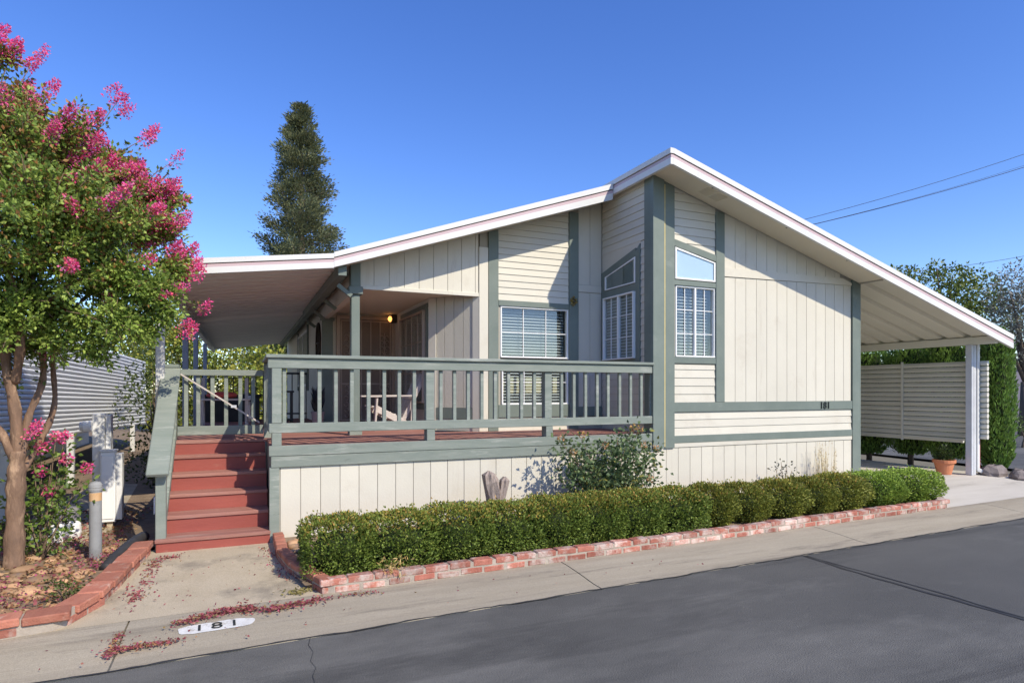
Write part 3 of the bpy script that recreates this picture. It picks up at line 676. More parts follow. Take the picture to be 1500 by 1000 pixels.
# side fascia
prism('side_fascia', 'white', aw, [(YFL + .05, zAb(-.83)), (12.6, zAb(-.83)), (12.6, zAt(-.83)), (YFL + .05, zAt(-.83))], 'X', -.852, -.83)
prism('roof_sheet', 'panw', aw, [(-.828, zAt(-.828) - .05), (.998, zAt(1.0) - .05), (.998, zAt(1.0) - .02), (-.828, zAt(-.828) - .02)], 'Y', YFL + .05, 12.6)
pmL = pan_mesh(-.82, 1.06, lambda x: zAt(x) - .055, .3, 'panw')
y = YFL + .06
while y < 12.3:
    link('roof_pan', pmL, 'panw', aw, (0, y, 0)); y += .3
prism('roof_sheet', 'panw', aw, [(-.90, zAt(-.9) - .095), (1.1, zAt(1.1) - .095), (1.1, zAt(1.1) - .065), (-.90, zAt(-.9) - .065)], 'Y', 12.5, 20.5)
pmL2 = pan_mesh(-.88, 1.06, lambda x: zAt(x) - .115, .3, 'panw')
y = 12.35
while y < 20.2:
    link('roof_pan', pmL2, 'panw', aw, (0, y, 0)); y += .3
box('gutter_beam', 'green', aw, 1.06, 1.16, YFL + .1, 20.4, zAt(1.1) - .25, zAt(1.1) - .125, .004)
box('eave_beam', 'postm', aw, -.80, -.74, YFL + .1, 20.4, zAb(-.8) - .09, zAb(-.8) + .02, .004)
for yy, m in ((7.85, 'white'), (11.2, 'postbl'), (13.6, 'postbl'), (16.9, 'postbl')):
    box('post', m, aw, -.935 + .06, -.85 + .06, yy - .045, yy + .045, .03, zAb(-.8) - .08, .006)
for yy in (8.0, 9.4, 10.8, 12.2): beam('bracket', 'green', aw, (1.10, yy, 2.93), (1.27, yy, 2.80), .05, .05)

# ------------------------------------------------------------ deck, stairs, railings
deck = thing('porch_deck', (2.6, 6.8, 0), 'raised wooden porch deck with grey-green railing and red steps', 'deck')
DX0, DX1, DY = .27, 4.985, 6.80
# planks
y = DY - .01; i = 0
while y < 11.0:
    x0 = DX0 if y + .14 < 7.97 else -.72
    xr = DX1 if y < YL - .1 else (3.02 if y < 8.2 else 2.46)
    if xr > x0: box('floor_plank', 'redtread', deck, x0, xr, y, y + .135, DECK - .035, DECK, .003)
    y += .142; i += 1
while y < 13.4: box('floor_plank', 'redtread', deck, -.72, 1.24, y, y + .135, DECK - .035, DECK, .003); y += .142
fb = box('edge_beam', 'greenw', deck, DX0 - .02, DX1, DY - .045, DY - .012, .93, 1.036, .004)
box('edge_beam', 'greenw', deck, DX0 - .0, DX1, DY - .038, DY - .010, .812, .927, .004)
sk = box('skirt', 'gapc', deck, DX0 + .02, RX0, DY + .0, DY + .03, .03, .81)
vboards(sk, 'cream', DX0 + .085, RX0 - .002, .03, lambda x: .812, DY, .2, ph=.36)
box('corner_post', 'greenw', deck, DX0 - .015, DX0 + .082, DY - .03, DY + .06, .03, .815, .004)
stp = box('stair_side', 'greenw', deck, DX0 - .0, DX0 + .02, DY + .06, 8.0, .03, .995)
# steps
st = box('stairs', 'red', deck, -.70, .25, 7.92, 7.99, .03, .99)
NY = [6.75 + .255 * k for k in range(6)]
for k in range(6):
    zt = .175 * (k + 1) if k < 5 else DECK; zt = min(zt, DECK)
    zb0 = .175 * k + .02 if k else .04
    wl = -.755 if k == 0 else -.70
    box('riser', 'red', st, wl, .262 if k == 0 else .255, NY[k] + .018, NY[k] + .04, zb0 if k == 0 else .175 * k - .002, zt - .036, .003)
    if k < 5:
        box('tread', 'redtread', st, wl - .01, .266 if k == 0 else .257, NY[k], NY[k] + .135, zt - .036, zt, .005)
        box('tread', 'redtread', st, wl - .01, .266 if k == 0 else .257, NY[k] + .14, NY[k] + .30, zt - .036, zt, .005)
    else:
        box('tread', 'redtread', st, -.71, .257, NY[k], NY[k] + .14, zt - .036, zt + .004, .005)
prism('stringer', 'red', st, [(6.92, .04), (7.95, .04), (7.95, .95), (7.75, .78), (6.92, .16)], 'X', -.745, -.712)
# railing along the front
def rail_run(parent, a, b, zt, zb, nb, skip=(), m='greenw'):
    pass
rt = box('top_rail', 'greenw', deck, DX0 - .05, DX1 + .01, DY - .075, DY + .065, 1.935, 1.972, .006)
box('rail_board', 'greenw', deck, DX0 - .03, DX1 + .0, DY - .045, DY - .008, 1.83, 1.934, .005)
box('bottom_rail', 'greenw', deck, DX0 - .02, DX1 + .0, DY - .045, DY - .008, 1.165, 1.265, .005)
for x in (.325, 1.955, 3.455): box('post', 'greenw', deck, x - .047, x + .047, DY - .004 , DY + .085, DECK if x > 1 else .94, 1.934, .006)
for x in (.325, 1.955, 3.455): box('post_face', 'greenw', deck, x - .047, x + .047, DY - .043, DY - .006, 1.036, 1.164, .004)
box('post_face', 'greenw', deck, .278, .372, DY - .050, DY - .006, 1.266, 1.829, .004)
bpx = [416.5, 442.5, 468, 492, 515.5, 540, 563, 585, 607, 646, 666, 686, 706, 725.5, 745, 764, 783, 823, 841, 858, 875, 891, 908, 924, 939.6, 954]
for p in bpx:
    x = PY(p, 580, DY).x; box('baluster', 'greenw', deck, x - .020, x + .020, DY - .006, DY + .034, 1.17, 1.90, .004)
for x in (1.955, 3.455): box('post_face', 'greenw', deck, x - .047, x + .047, DY - .012, DY - .003, 1.266, 1.829, .002)
# return railing beside the steps
box('top_rail', 'greenw', deck, DX0 - .045, DX0 + .085, DY + .066, 8.06, 1.935, 1.971, .006)
box('rail_board', 'greenw', deck, DX0 + .0, DX0 + .036, DY + .09, 8.02, 1.83, 1.934, .004)
box('bottom_rail', 'greenw', deck, DX0 + .0, DX0 + .036, DY + .09, 8.02, 1.165, 1.265, .004)
for yy in (7.0, 7.19, 7.38, 7.57, 7.76): box('baluster', 'greenw', deck, DX0 - .020, DX0 + .018, yy - .02, yy + .02, 1.17, 1.90, .004)
box('post', 'greenw', deck, DX0 - .03, DX0 + .06, 7.99, 8.08, DECK, 1.934, .006)
# stair handrail on the left
lp = box('stair_post', 'greenw', deck, -.765, -.675, 6.80, 6.90, .04, .90, .006)
up_ = box('stair_post', 'greenw', deck, -.80, -.685, 7.98, 8.10, .70, 1.86, .006)
box('post_cap', 'greenw', up_, -.83, -.66, 7.95, 8.13, 1.86, 1.90, .006)
beam('sloped_rail', 'greenw', deck, (-.735, 6.68, .80), (-.735, 7.98, 1.845), .19, .045, .008, 0)
beam('sloped_board', 'greenw', deck, (-.70, 6.80, .80), (-.70, 7.98, 1.745), .035, .10, .004)
beam('sloped_board', 'greenw', deck, (-.70, 6.86, .27), (-.70, 7.98, 1.12), .035, .09, .004)
# gate at the head of the steps
gt = box('gate', 'greenw', deck, -.68, .235, 8.0, 8.035, 1.775, 1.845, .005)
box('gate_rail', 'greenw', gt, -.68, .235, 7.995, 8.035, 1.085, 1.19, .005)
for p in (272, 290, 311, 331, 352, 371): 
    x = PY(p, 590, 8.0).x; box('baluster', 'greenw', gt, x - .022, x + .022, 8.036, 8.07, 1.10, 1.83, .004)
beam('gate_brace', 'weather', gt, (-.66, 7.985, 1.80), (.19, 7.985, 1.22), .018, .018)
box('turnbuckle', 'postm', gt, -.12, -.06, 7.972, 7.998, 1.40, 1.43)

# ------------------------------------------------------------ things on the porch
def adirondack(c, rz):
    t = thing('adirondack_chair', c, 'weathered wooden slat armchair on the porch facing the steps', 'chair')
    def bm(n, a, b, w_, h_, roll=0): 
        o = beam(n, 'weather', t, Vector(a) + Vector(c), Vector(b) + Vector(c), w_, h_, .004, roll); return o
    for sy in (-.29, .29):
        bm('front_leg', (.34, sy, 0), (.30, sy, .52), .09, .03)
        bm('rear_leg', (-.42, sy * .9, .0), (.34, sy * .9, .36), .03, .10)
        bm('arm', (.44, sy * 1.05, .53), (-.34, sy * 1.05, .54), .12, .025)
        bm('arm_support', (-.30, sy, .10), (-.33, sy, .53), .06, .03)
    for i in range(7):
        x = .34 - i * .085; bm('seat_slat', (x, -.27, .375 - i * .032), (x, .27, .375 - i * .032), .075, .02)
    for i in range(6):
        yy = -.21 + i * .084; h = 1.0 - abs(i - 2.5) * .035
        bm('back_slat', (-.20, yy * .8, .16), (-.20 - .42 * h, yy * 1.15, .16 + .80 * h), .018, .072)
    bm('back_brace', (-.36, -.26, .50), (-.36, .26, .50), .06, .025)
    t.rotation_euler = (0, 0, rz); t.scale = (.84, .84, .92); return t
adirondack((2.00, 9.1, DECK), R(183))
pt_ = thing('potted_plant', (1.10, 10.2, DECK), 'dark spiky plant in a grey pot on the porch', 'plant')
lathe('pot', 'greyp', pt_, [(.075, 0), (.10, .21), (.108, .21), (.108, .24), (.09, .24), (.085, .20)], (1.10, 10.2, DECK), 18)
n = 90; a_ = RNG.uniform(0, 6.28, n); hgt = RNG.uniform(0, .25, n)
leaves('foliage', 'leaf', pt_, np.stack([1.10 + .03 * np.cos(a_), 10.2 + .03 * np.sin(a_), DECK + .20 + hgt], 1), np.stack([np.cos(a_) * .4, np.sin(a_) * .4, np.ones(n)], 1), .22, .035, pick(n, [(.035, .04, .06), (.05, .06, .06)]), (1.10, 10.2, DECK))
stb = thing('side_table', (.62, 10.7, DECK), 'small black metal side table on the porch', 'table')
for (a, b) in ((.50, 10.55), (.74, 10.55), (.50, 10.85), (.74, 10.85)): box('leg', 'black', stb, a - .012, a + .012, b - .012, b + .012, DECK, 1.57)
box('table_top', 'black', stb, .47, .77, 10.52, 10.88, 1.57, 1.60, .004); box('shelf', 'black', stb, .48, .76, 10.53, 10.87, 1.12, 1.14)
bn = thing('garden_bench', (-.25, 10.6, DECK), 'weathered wooden bench with red cushion behind the stair gate', 'bench')
for i in range(4): box('seat_slat', 'weather', bn, -.62, .12, 10.36 + i * .1, 10.45 + i * .1, 1.45, 1.475, .004)
for x in (-.58, .04): box('leg', 'weather', bn, x, x + .05, 10.38, 10.43, DECK, 1.45, .004); box('leg', 'weather', bn, x, x + .05, 10.70, 10.75, DECK, 1.80, .004)
for x in (-.6, .10): tube('arm', 'weather', bn, [(x, 10.36 + .17 * (1 - math.cos(t)), 1.12 + .3 * math.sin(t)) for t in np.linspace(0, 3.1, 9)], .022)
blob('cushion', 'redcush', bn, (-.28, 10.55, 1.53), (.22, .16, .055), 3, .05)
mf = thing('metal_railing', (.25, 13.3, DECK), 'black metal railing closing the far end of the porch', 'railing')
box('top_rail', 'black', mf, -.72, 1.22, 13.28, 13.33, 1.93, 1.97); box('bottom_rail', 'black', mf, -.72, 1.22, 13.285, 13.325, 1.12, 1.15)
for i in range(15): box('bar', 'black', mf, -.70 + i * .136 - .009, -.70 + i * .136 + .009, 13.295, 13.315, DECK, 1.93)
pb = thing('storage_chest', (-.30, 12.6, DECK), 'dark storage chest standing before the black railing', 'chest')
box('chest_body', 'black', pb, -.66, .30, 12.4, 12.9, DECK, 1.48, .01); box('lid', 'black', pb, -.69, .33, 12.37, 12.93, 1.482, 1.53, .012)
for x in (-.5, .1): box('latch', 'postm', pb, x, x + .05, 12.365, 12.37, 1.44, 1.51)

# ------------------------------------------------------------ brick borders
def brick_obj(parent, p, ang, L, Wd, Hh, m, name='brick'):
    o = link(name, cbox_mesh(round(L, 2), Wd, Hh, .008, m), m, parent, p)
    o.rotation_euler = (random.uniform(-.05, .05), random.uniform(-.03, .03), ang + random.uniform(-.03, .03)); o.location.z += random.uniform(-.004, .005); return o
bb = thing('brick_border', (4.6, 5.1, .04), 'low two-course worn red brick border in front of the clipped hedge', 'border')
path = [Vector((.335, 6.74)), Vector((.34, 6.1)), Vector((.40, 5.62)), Vector((.50, 5.26)), Vector((.60, backY(.6) + .06)), Vector((8.55, backY(8.55) + .06)), Vector((8.72, backY(8.6) + .22)), Vector((8.76, backY(8.6) + .42))]
def walk(path, step, off=0.0):
    out = []; d = off
    segs = [(a, b, (b - a).length) for a, b in zip(path[:-1], path[1:])]; tot = sum(q[2] for q in segs)
    while d + step * .5 < tot:
        t = d + step / 2; 
        for a, b, l_ in segs:
            if t <= l_ + 1e-6: out.append((a + (b - a) * (t / l_), math.atan2((b - a).y, (b - a).x))); break
            t -= l_
        d += step
    return out
mort = []
for c_, (zz, off) in enumerate(((.070, 0.0), (.128, .105))):
    for (p, a) in walk(path, .208, off):
        if c_ == 1 and p.x < .58: continue
        brick_obj(bb, (p.x, p.y, zz), a, .197 + random.choice((-.02, -.01, 0, 0)), .098, .053, 'brick')
# leaning single-course cap bricks on the corner by the steps
for (p, a) in walk(path[:5], .17, 0): brick_obj(bb, (p.x, p.y, .129), a, .16, .10, .054, 'brickcap')
V = []; Fc = []
for (p, a) in walk(path, .05): 
    n_ = Vector((-math.sin(a), math.cos(a))) * .044
    V += [(p.x + n_.x, p.y + n_.y, .03), (p.x - n_.x, p.y - n_.y, .03), (p.x - n_.x, p.y - n_.y, .146), (p.x + n_.x, p.y + n_.y, .146)]
nn = len(V) // 4
for i in range(nn - 1):
    for k in range(4): Fc.append((i * 4 + k, i * 4 + (k + 1) % 4, i * 4 + 4 + (k + 1) % 4, i * 4 + 4 + k))
poly('mortar', 'mortar', bb, V, Fc)
bl = thing('brick_border', (-1.0, 5.5, .04), 'curved brick border with broad red caps beside the concrete pad', 'border')
lp_ = [Vector((-2.6, 4.80)), Vector((-1.45, backY(-1.4) + .07)), Vector((-1.12, backY(-1.1) + .10)), Vector((-1.0, 5.25)), Vector((-.95, 5.7)), Vector((-.90, 6.3)), Vector((-.86, 6.78))]
for (p, a) in walk(lp_, .262): brick_obj(bl, (p.x, p.y, .135), a, .25, .17, .055, 'brickcap')
for i_, (p, a) in enumerate(walk(lp_, .208, .05)):
    if i_ == 6: continue
    brick_obj(bl, (p.x, p.y, .073), a, .20, .13, .062, 'brick')

V = []; Fc = []
for (p, a) in walk(lp_, .05):
    n_ = Vector((-math.sin(a), math.cos(a))) * .062
    V += [(p.x + n_.x, p.y + n_.y, .03), (p.x - n_.x, p.y - n_.y, .03), (p.x - n_.x, p.y - n_.y, .152), (p.x + n_.x, p.y + n_.y, .152)]
for i in range(len(V) // 4 - 1):
    for k in range(4): Fc.append((i * 4 + k, i * 4 + (k + 1) % 4, i * 4 + 4 + (k + 1) % 4, i * 4 + 4 + k))
poly('mortar', 'mortar', bl, V, Fc)
# ------------------------------------------------------------ boxwood hedge: one shrub after another
def shrub_shape(N, seed, inner=.78, top_shoots=.3, p=4.2):
    """points and outward directions of a clipped, rounded box of half size 1"""
    r = np.random.default_rng(seed); d = nrm(r.normal(size=(N, 3)))
    q = (np.abs(d) ** p).sum(1) ** (-1 / p); q = q[:, None]
    ph = r.uniform(0, 6.28, 8)
    lump = 1 + .055 * (np.sin(d[:, 0] * 7 + ph[0]) + np.sin(d[:, 1] * 8 + ph[1]) + np.sin(d[:, 2] * 7 + ph[2]))[:, None] * .8
    rad = r.uniform(inner, 1.02, (N, 1)) ** .8
    pos = d * q * lump * rad
    sh = (r.random(N) < top_shoots) & (d[:, 2] > .3); k = (np.sin(pos[:, 0] * 31 + ph[3]) * np.sin(pos[:, 1] * 27 + ph[4]) > .45)
    pos[sh & k, 2] += r.random((sh & k).sum()) * .26
    return pos, d
def shrub_mesh(seed, tone, p=4.2, N=10500, half=(.30, .33, .25)):
    pos, d = shrub_shape(N, seed, p=p); h = np.array(half); P = pos * h; P[:, 2] += half[2]
    dirs = d * .7 + RNG.normal(size=(N, 3)) * .45 + np.array([0, 0, .55])
    top = np.clip((pos[:, 2] - .30) / .6, 0, 1)[:, None]
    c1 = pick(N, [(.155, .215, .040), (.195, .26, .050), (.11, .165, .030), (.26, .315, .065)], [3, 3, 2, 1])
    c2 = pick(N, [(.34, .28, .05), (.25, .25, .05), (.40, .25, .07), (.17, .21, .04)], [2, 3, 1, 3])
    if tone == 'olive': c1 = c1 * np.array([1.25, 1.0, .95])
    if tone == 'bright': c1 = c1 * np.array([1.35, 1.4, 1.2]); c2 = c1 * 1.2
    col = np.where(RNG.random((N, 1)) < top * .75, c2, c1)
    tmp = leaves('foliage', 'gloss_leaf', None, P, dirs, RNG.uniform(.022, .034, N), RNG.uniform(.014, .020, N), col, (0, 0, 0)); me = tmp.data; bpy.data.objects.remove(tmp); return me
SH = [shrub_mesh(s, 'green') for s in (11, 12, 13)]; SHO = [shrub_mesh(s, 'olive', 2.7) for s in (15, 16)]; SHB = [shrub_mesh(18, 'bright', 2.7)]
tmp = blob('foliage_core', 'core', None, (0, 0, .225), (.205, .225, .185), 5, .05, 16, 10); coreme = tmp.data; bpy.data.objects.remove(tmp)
tv, tf = tube_data([(0, 0, -.02), (.01, .0, .1), (0, .01, .2)], [.02, .016, .01], 6); stemme = bpy.data.meshes.new('stem'); stemme.from_pydata([tuple(v) for v in tv], [], tf); stemme.materials.append(M['barkd'])
spans = [(447, 545), (535, 640), (630, 718), (708, 792), (783, 852), (844, 908), (898, 968), (958, 1027), (1025, 1073), (1072, 1122), (1121, 1179), (1174, 1215), (1204, 1268), (1261, 1319), (1309, 1374)]
ordn = ['first', 'second', 'third', 'fourth', 'fifth', 'sixth', 'seventh', 'eighth']
ns = len(spans)
for i, (p0, p1) in enumerate(spans):
    yc = backY(0) + .53 + .033 * (p0 - 447) / 110
    xa = PY(p0, 700, yc - .15).x; xb = PY(p1, 700, yc - .1).x; cx = (xa + xb) / 2; wd = (xb - xa)
    hgt = (.45 if i < 8 else .45) - .03 * i / ns + random.uniform(-.012, .012)
    lab = f'clipped boxwood shrub, {ordn[i]} of the hedge row from the wooden steps' if i < 8 else f'clipped boxwood shrub, {ordn[ns - 1 - i]} of the hedge row from the driveway'
    t = thing('boxwood_shrub', (cx, yc, .08), lab, 'shrub', 'boxwood hedge behind the brick border')
    sc_ = (wd / .60 * (1.06 if i < 8 else .95), 1.0 + random.uniform(-.05, .05), hgt / .50)
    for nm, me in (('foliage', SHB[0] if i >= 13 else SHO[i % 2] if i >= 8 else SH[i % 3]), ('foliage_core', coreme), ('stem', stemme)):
        o = bpy.data.objects.new(nm, me); COL.objects.link(o); o.parent = t; WL[o.name] = Vector((cx, yc, .08))
        o.scale = sc_ if nm != 'stem' else (1, 1, 1)
        if nm != 'stem' and i % 2: o.rotation_euler = (0, 0, math.pi)
        if nm != 'stem' and i >= 8: o.rotation_euler = (0, 0, math.pi * (i % 2))

# ------------------------------------------------------------ rose bush, stump, weeds in the bed
def sprig_bush(name, base, label, cat, stems, L, Wd, cols, wts, per, mleaf='leaf', stem_m='twig', rs=.008, group=None):
    t = thing(name, base, label, cat, group); P = []; D = []; lst = []
    for (tip, bend) in stems:
        b = Vector(base); tp = Vector(tip); mid = (b + tp) / 2 + Vector(bend)
        pts = [b.lerp(mid, k / 4).lerp(mid.lerp(tp, k / 4), k / 4) for k in range(5)]
        lst.append((pts, [rs * (1 - .15 * k) for k in range(5)]))
        for k in range(per):
            u = random.uniform(.30, 1.0) ** .7; q = b.lerp(mid, u).lerp(mid.lerp(tp, u), u)
            off = Vector((random.gauss(0, 1), random.gauss(0, 1), random.gauss(0, .8))) * L * 1.3
            P.append(q + off); D.append(off.normalized() + Vector((0, 0, random.uniform(-.4, .3))))
    tubes('stem', stem_m, t, lst, 5); N = len(P)
    leaves('foliage', mleaf, t, np.array(P), np.array(D), np.full(N, L) * RNG.uniform(.7, 1.2, N), np.full(N, Wd) * RNG.uniform(.8, 1.2, N), pick(N, cols, wts), base)
    return t
rb = Vector((4.05, 6.42, .09)); stems = []; tips = []
for (px, py, dy) in ((820, 645, 0), (850, 640, .05), (838, 665, -.1), (865, 690, -.1), (885, 655, .05), (905, 640, -.05), (925, 630, 0), (915, 660, -.15), (942, 655, -.05), (955, 680, 0), (950, 705, -.1), (900, 690, -.15), (880, 700, -.1), (930, 690, -.18), (845, 700, 0), (935, 632, .05), (870, 665, .1), (960, 660, .05), (828, 690, .0), (860, 720, -.1), (905, 715, -.15), (940, 720, -.1)):
    tp = PY(px, py, 6.36 + dy); tips.append(tp); stems.append((tp, (random.uniform(-.05, .05), random.uniform(-.06, .03), .08)))
rose = sprig_bush('rose_bush', rb, 'leafy rose bush with fading peach blooms against the cream deck skirt', 'bush', stems, .058, .040, [(.12, .18, .075), (.17, .23, .10), (.085, .13, .06), (.32, .30, .08)], [4, 3, 3, .6], 150)
def flower_head(parent, c, r, n, cols, L, name='bloom', mm='petal', zs=1.0):
    d = nrm(RNG.normal(size=(n, 3))); P = np.array(c) + d * r * RNG.uniform(.3, 1, (n, 1)) * np.array([1, 1, zs])
    return leaves(name, mm, parent, P, d + RNG.normal(size=(n, 3)) * .6, L, L * .8, pick(n, cols), tuple(c), .3)
for k in (0, 1, 4, 6, 8, 10, 15, 17, 2):
    flower_head(rose, tips[k] + Vector((0, -.03, .03)), .038, 26, [(.60, .36, .20), (.66, .46, .28), (.45, .25, .13), (.62, .40, .12)], .032)
# driftwood stump
dwd = thing('driftwood_stump', (2.58, 6.35, .09), 'grey weathered forked driftwood stump standing behind the hedge', 'stump')
def gnarl(pts, rad, seed):
    r = random.Random(seed); out = []
    v, f = tube_data(pts, rad, 14)
    for i, p in enumerate(v):
        k = i % 14; ring = i // 14; c = Vector(pts[min(ring, len(pts) - 1)]); out.append(c + (p - c) * (1 + .18 * math.sin(k * 2.3 + ring * .6 + seed) + r.uniform(-.10, .10)))
    return out, f
v, f = gnarl([(2.60, 6.35, .05), (2.585, 6.35, .25), (2.55, 6.35, .45), (2.51, 6.34, .60), (2.49, 6.34, .68), (2.50, 6.34, .715)], [.095, .08, .078, .082, .065, .02], 3)
poly('trunk', 'drift', dwd, v, f, smooth=False)
v, f = gnarl([(2.62, 6.36, .20), (2.645, 6.36, .40), (2.675, 6.36, .52), (2.685, 6.36, .60), (2.685, 6.36, .64)], [.06, .052, .048, .05, .02], 8)
poly('fork', 'drift', dwd, v, f, smooth=False)
sprig_bush('weed', Vector((7.0, 6.45, .09)), 'small dark weed poking above the hedge by the skirting', 'weed', [((6.85, 6.45, .50), (0, 0, 0)), ((6.95, 6.45, .60), (0, 0, .05)), ((7.05, 6.45, .53), (0, 0, 0)), ((7.12, 6.42, .47), (0, 0, 0))], .04, .026, [(.03, .04, .03), (.05, .06, .04)], None, 26)
# dry grass tuft
dg = thing('dry_grass', (8.0, 6.6, .09), 'pale dry grass tuft in front of the house skirting', 'grass tuft'); lst = []
for k in range(46):
    x = 8.0 + random.uniform(-.18, .18); tip = Vector((x + random.uniform(-.12, .12), 6.6 + random.uniform(-.1, .1), random.uniform(.4, .86)))
    lst.append(([(8.0 + (x - 8) * .5, 6.6, .08), ((x + tip.x) / 2, tip.y, tip.z * .55), tip], [.0035, .003, .0015]))
M['straw'] = mat('straw', (.50, .40, .22), (.62, .52, .32), 20, .8, vary=0); tubes('blades', 'straw', dg, lst, 4)
n = 160; P = []
for k in range(n):
    q = lst[k % 46][0]; P.append(Vector(q[1]).lerp(Vector(q[2]), random.uniform(.4, 1)))
leaves('seed_heads', 'leaf', dg, np.array(P), RNG.normal(size=(n, 3)) + [0, 0, .6], .026, .010, pick(n, [(.55, .42, .22), (.46, .33, .16)]), (8.0, 6.6, .09))
# dry twiggy weed on the brick face
dg2 = thing('dry_weed', (1.12, 5.0, .12), 'straw-coloured dry weed leaning over the brick border', 'weed')
n = 140; P = np.stack([RNG.normal(1.12, .06, n), RNG.normal(4.93, .03, n), RNG.uniform(.10, .26, n)], 1)
leaves('foliage', 'leaf', dg2, P, RNG.normal(size=(n, 3)), .05, .008, pick(n, [(.52, .36, .12), (.62, .46, .20)]), (1.12, 5.0, .12))
for nm, x0, x1, nst in (('bed_stone', .42, .62, 14),):
    for k in range(nst):
        c = (random.uniform(.42, .56), random.uniform(5.75, 6.6), .11); r_ = random.uniform(.035, .06)
        o = blob('bed_stone', 'stone', None, c, (r_, r_ * .8, r_ * .55), k, .12, 10, 6)
        tag(o, 'tan pebble in the corner of the bed beside the deck post', 'stone', 'pebbles beside the deck post')

# ------------------------------------------------------------ left bed: stones, pipe, bollard, pedestal
def in_bed(x, y): return y > backY(x) + .26 and x < -1.14 - .02 * (y - 5) + .04 * max(0, y - 5.3) 
cnt = 0; k = 0; pl = []
while cnt < 150 and k < 9000:
    k += 1; x = random.uniform(-2.7, -.98); y = random.uniform(5.05, 7.3)
    r_ = random.choice((random.uniform(.03, .06), random.uniform(.05, .11)))
    if not in_bed(x + r_, y) or any((x - a) ** 2 + (y - b) ** 2 < ((r_ + c) * .75) ** 2 for a, b, c in pl): continue
    if (x + 1.87) ** 2 + (y - 6.82) ** 2 < .05 or (x + 1.25) ** 2 + (y - 6.82) ** 2 < .02: continue
    pl.append((x, y, r_)); cnt += 1
    o = blob('river_stone', 'stone', None, (x, y, .035 + r_ * .12), (r_, r_ * random.uniform(.6, .95), r_ * random.uniform(.28, .5)), k, .13, 10, 6)
    o.rotation_euler = (0, 0, 0)
    tag(o, 'flat tan river stone lying in the bed under the pink-flowering tree', 'stone', 'river stones in the side bed')
bo = thing('bollard', (-1.25, 6.82, .03), 'short grey pipe bollard with faded orange band', 'bollard')
lathe('pipe', 'bollard', bo, [(.052, 0), (.050, .64)], (-1.25, 6.82, .03), 24)
lathe('cap', 'bollard', bo, [(.056, .64), (.058, .66), (.053, .665), (.057, .672), (.055, .70), (.038, .722), (.008, .73)], (-1.25, 6.82, .03), 24)
lathe('reflector_band', 'orange', bo, [(.0512, .55), (.0512, .625)], (-1.25, 6.82, .03), 24)
pe = thing('utility_pedestal', (-1.45, 8.5, .03), 'grey wooden meter post with a pale utility box', 'utility box')
box('post', 'pedestal', pe, -1.58, -1.46, 8.44, 8.56, .03, 1.33, .006)
box('post', 'pedestal', pe, -1.455, -1.40, 8.47, 8.60, .03, 1.32, .004)
bxx = box('meter_box', 'slatw', pe, -1.48, -1.33, 8.30, 8.43, .10, .90, .008)
box('box_lid', 'pedestal', bxx, -1.49, -1.32, 8.29, 8.44, .902, .925, .006)
box('box_door', 'slatw', bxx, -1.465, -1.345, 8.288, 8.299, .14, .86, .003)
box('side_box', 'pedestal', pe, -1.328, -1.265, 8.32, 8.44, .12, .88, .006)
box('foot', 'conc', pe, -1.42, -1.36, 8.34, 8.40, .03, .10)
v, f = tube_data([(-1.66, 8.46, 1.19), (-1.58, 8.46, 1.19)], [.065, .065], 16); poly('meter', 'slatw', pe, v, f)
v, f = tube_data([(-1.70, 8.46, 1.19), (-1.66, 8.46, 1.19)], [.05, .058], 16); poly('meter_glass', 'pedestal', pe, v, f)
dp = thing('drain_pipe', (-.92, 6.9, .05), 'black corrugated drain pipe lying behind the brick border', 'pipe')
pts = [Vector((-.90, 7.15, .14)), Vector((-.93, 6.95, .15)), Vector((-.99, 6.72, .13)), Vector((-1.06, 6.50, .08)), Vector((-1.10, 6.36, .03))]
fine = []; 
for a, b in zip(pts[:-1], pts[1:]):
    for q in range(8): fine.append(a.lerp(b, q / 8))
tube('pipe', 'hose', dp, fine, [.052 + .004 * (i % 2) for i in range(len(fine))], 14)
# pale valve cover with dark top
vb = thing('irrigation_valve', (-1.75, 7.75, .04), 'white valve cluster with grey caps beside the side path', 'valve')
for i, (x, y) in enumerate(((-1.86, 7.62), (-1.76, 7.74), (-1.65, 7.86))):
    lathe('valve_body', 'slatw', vb, [(.07, 0), (.085, .06), (.08, .15), (.05, .19)], (x, y, .04), 14)
    lathe('valve_cap', 'greyp', vb, [(.05, .19), (.065, .20), (.066, .30), (.05, .33)], (x, y, .04), 12)
sign = box('tag_plate', 'slatw', deck, -.80, -.79, 7.0, 7.06, .38, .55, .003)

# ------------------------------------------------------------ neighbour's louvred wall on the left
ns_ = thing('louver_screen', (-2.62, 13, .6), 'white metal slat screen along the neighbouring home', 'screen')
zb0 = lambda y: .94 - .028 * (y - 9.8)
NSL = 22
for k in range(NSL):
    t = k / NSL
    y0, y1 = 4.0, 21.0
    def zz(y): return zb0(y) + (2.46 - zb0(y)) * t
    hh0 = (2.46 - zb0(y0)) / NSL * .93; hh1 = (2.46 - zb0(y1)) / NSL * .93
    V = []
    for (y, h_) in ((y0, hh0), (y1, hh1)):
        z_ = zz(y); V += [(-2.640, y, z_), (-2.618, y, z_ + .02 * h_), (-2.606, y, z_ + h_ * .22), (-2.600, y, z_ + h_ * .5), (-2.604, y, z_ + h_ * .70), (-2.612, y, z_ + h_ * .88), (-2.624, y, z_ + h_), (-2.640, y, z_ + h_)]
    poly('slat', 'slatw', ns_, V, [(j, (j + 1) % 8, (j + 1) % 8 + 8, j + 8) for j in range(8)] + [tuple(range(7, -1, -1)), tuple(range(8, 16))])
V = [(-2.641, 4.0, zb0(4) - .0), (-2.64, 21.0, zb0(21)), (-2.64, 21, 2.46), (-2.64, 4.0, 2.46)]; V += [(-2.67, p[1], p[2]) for p in V]
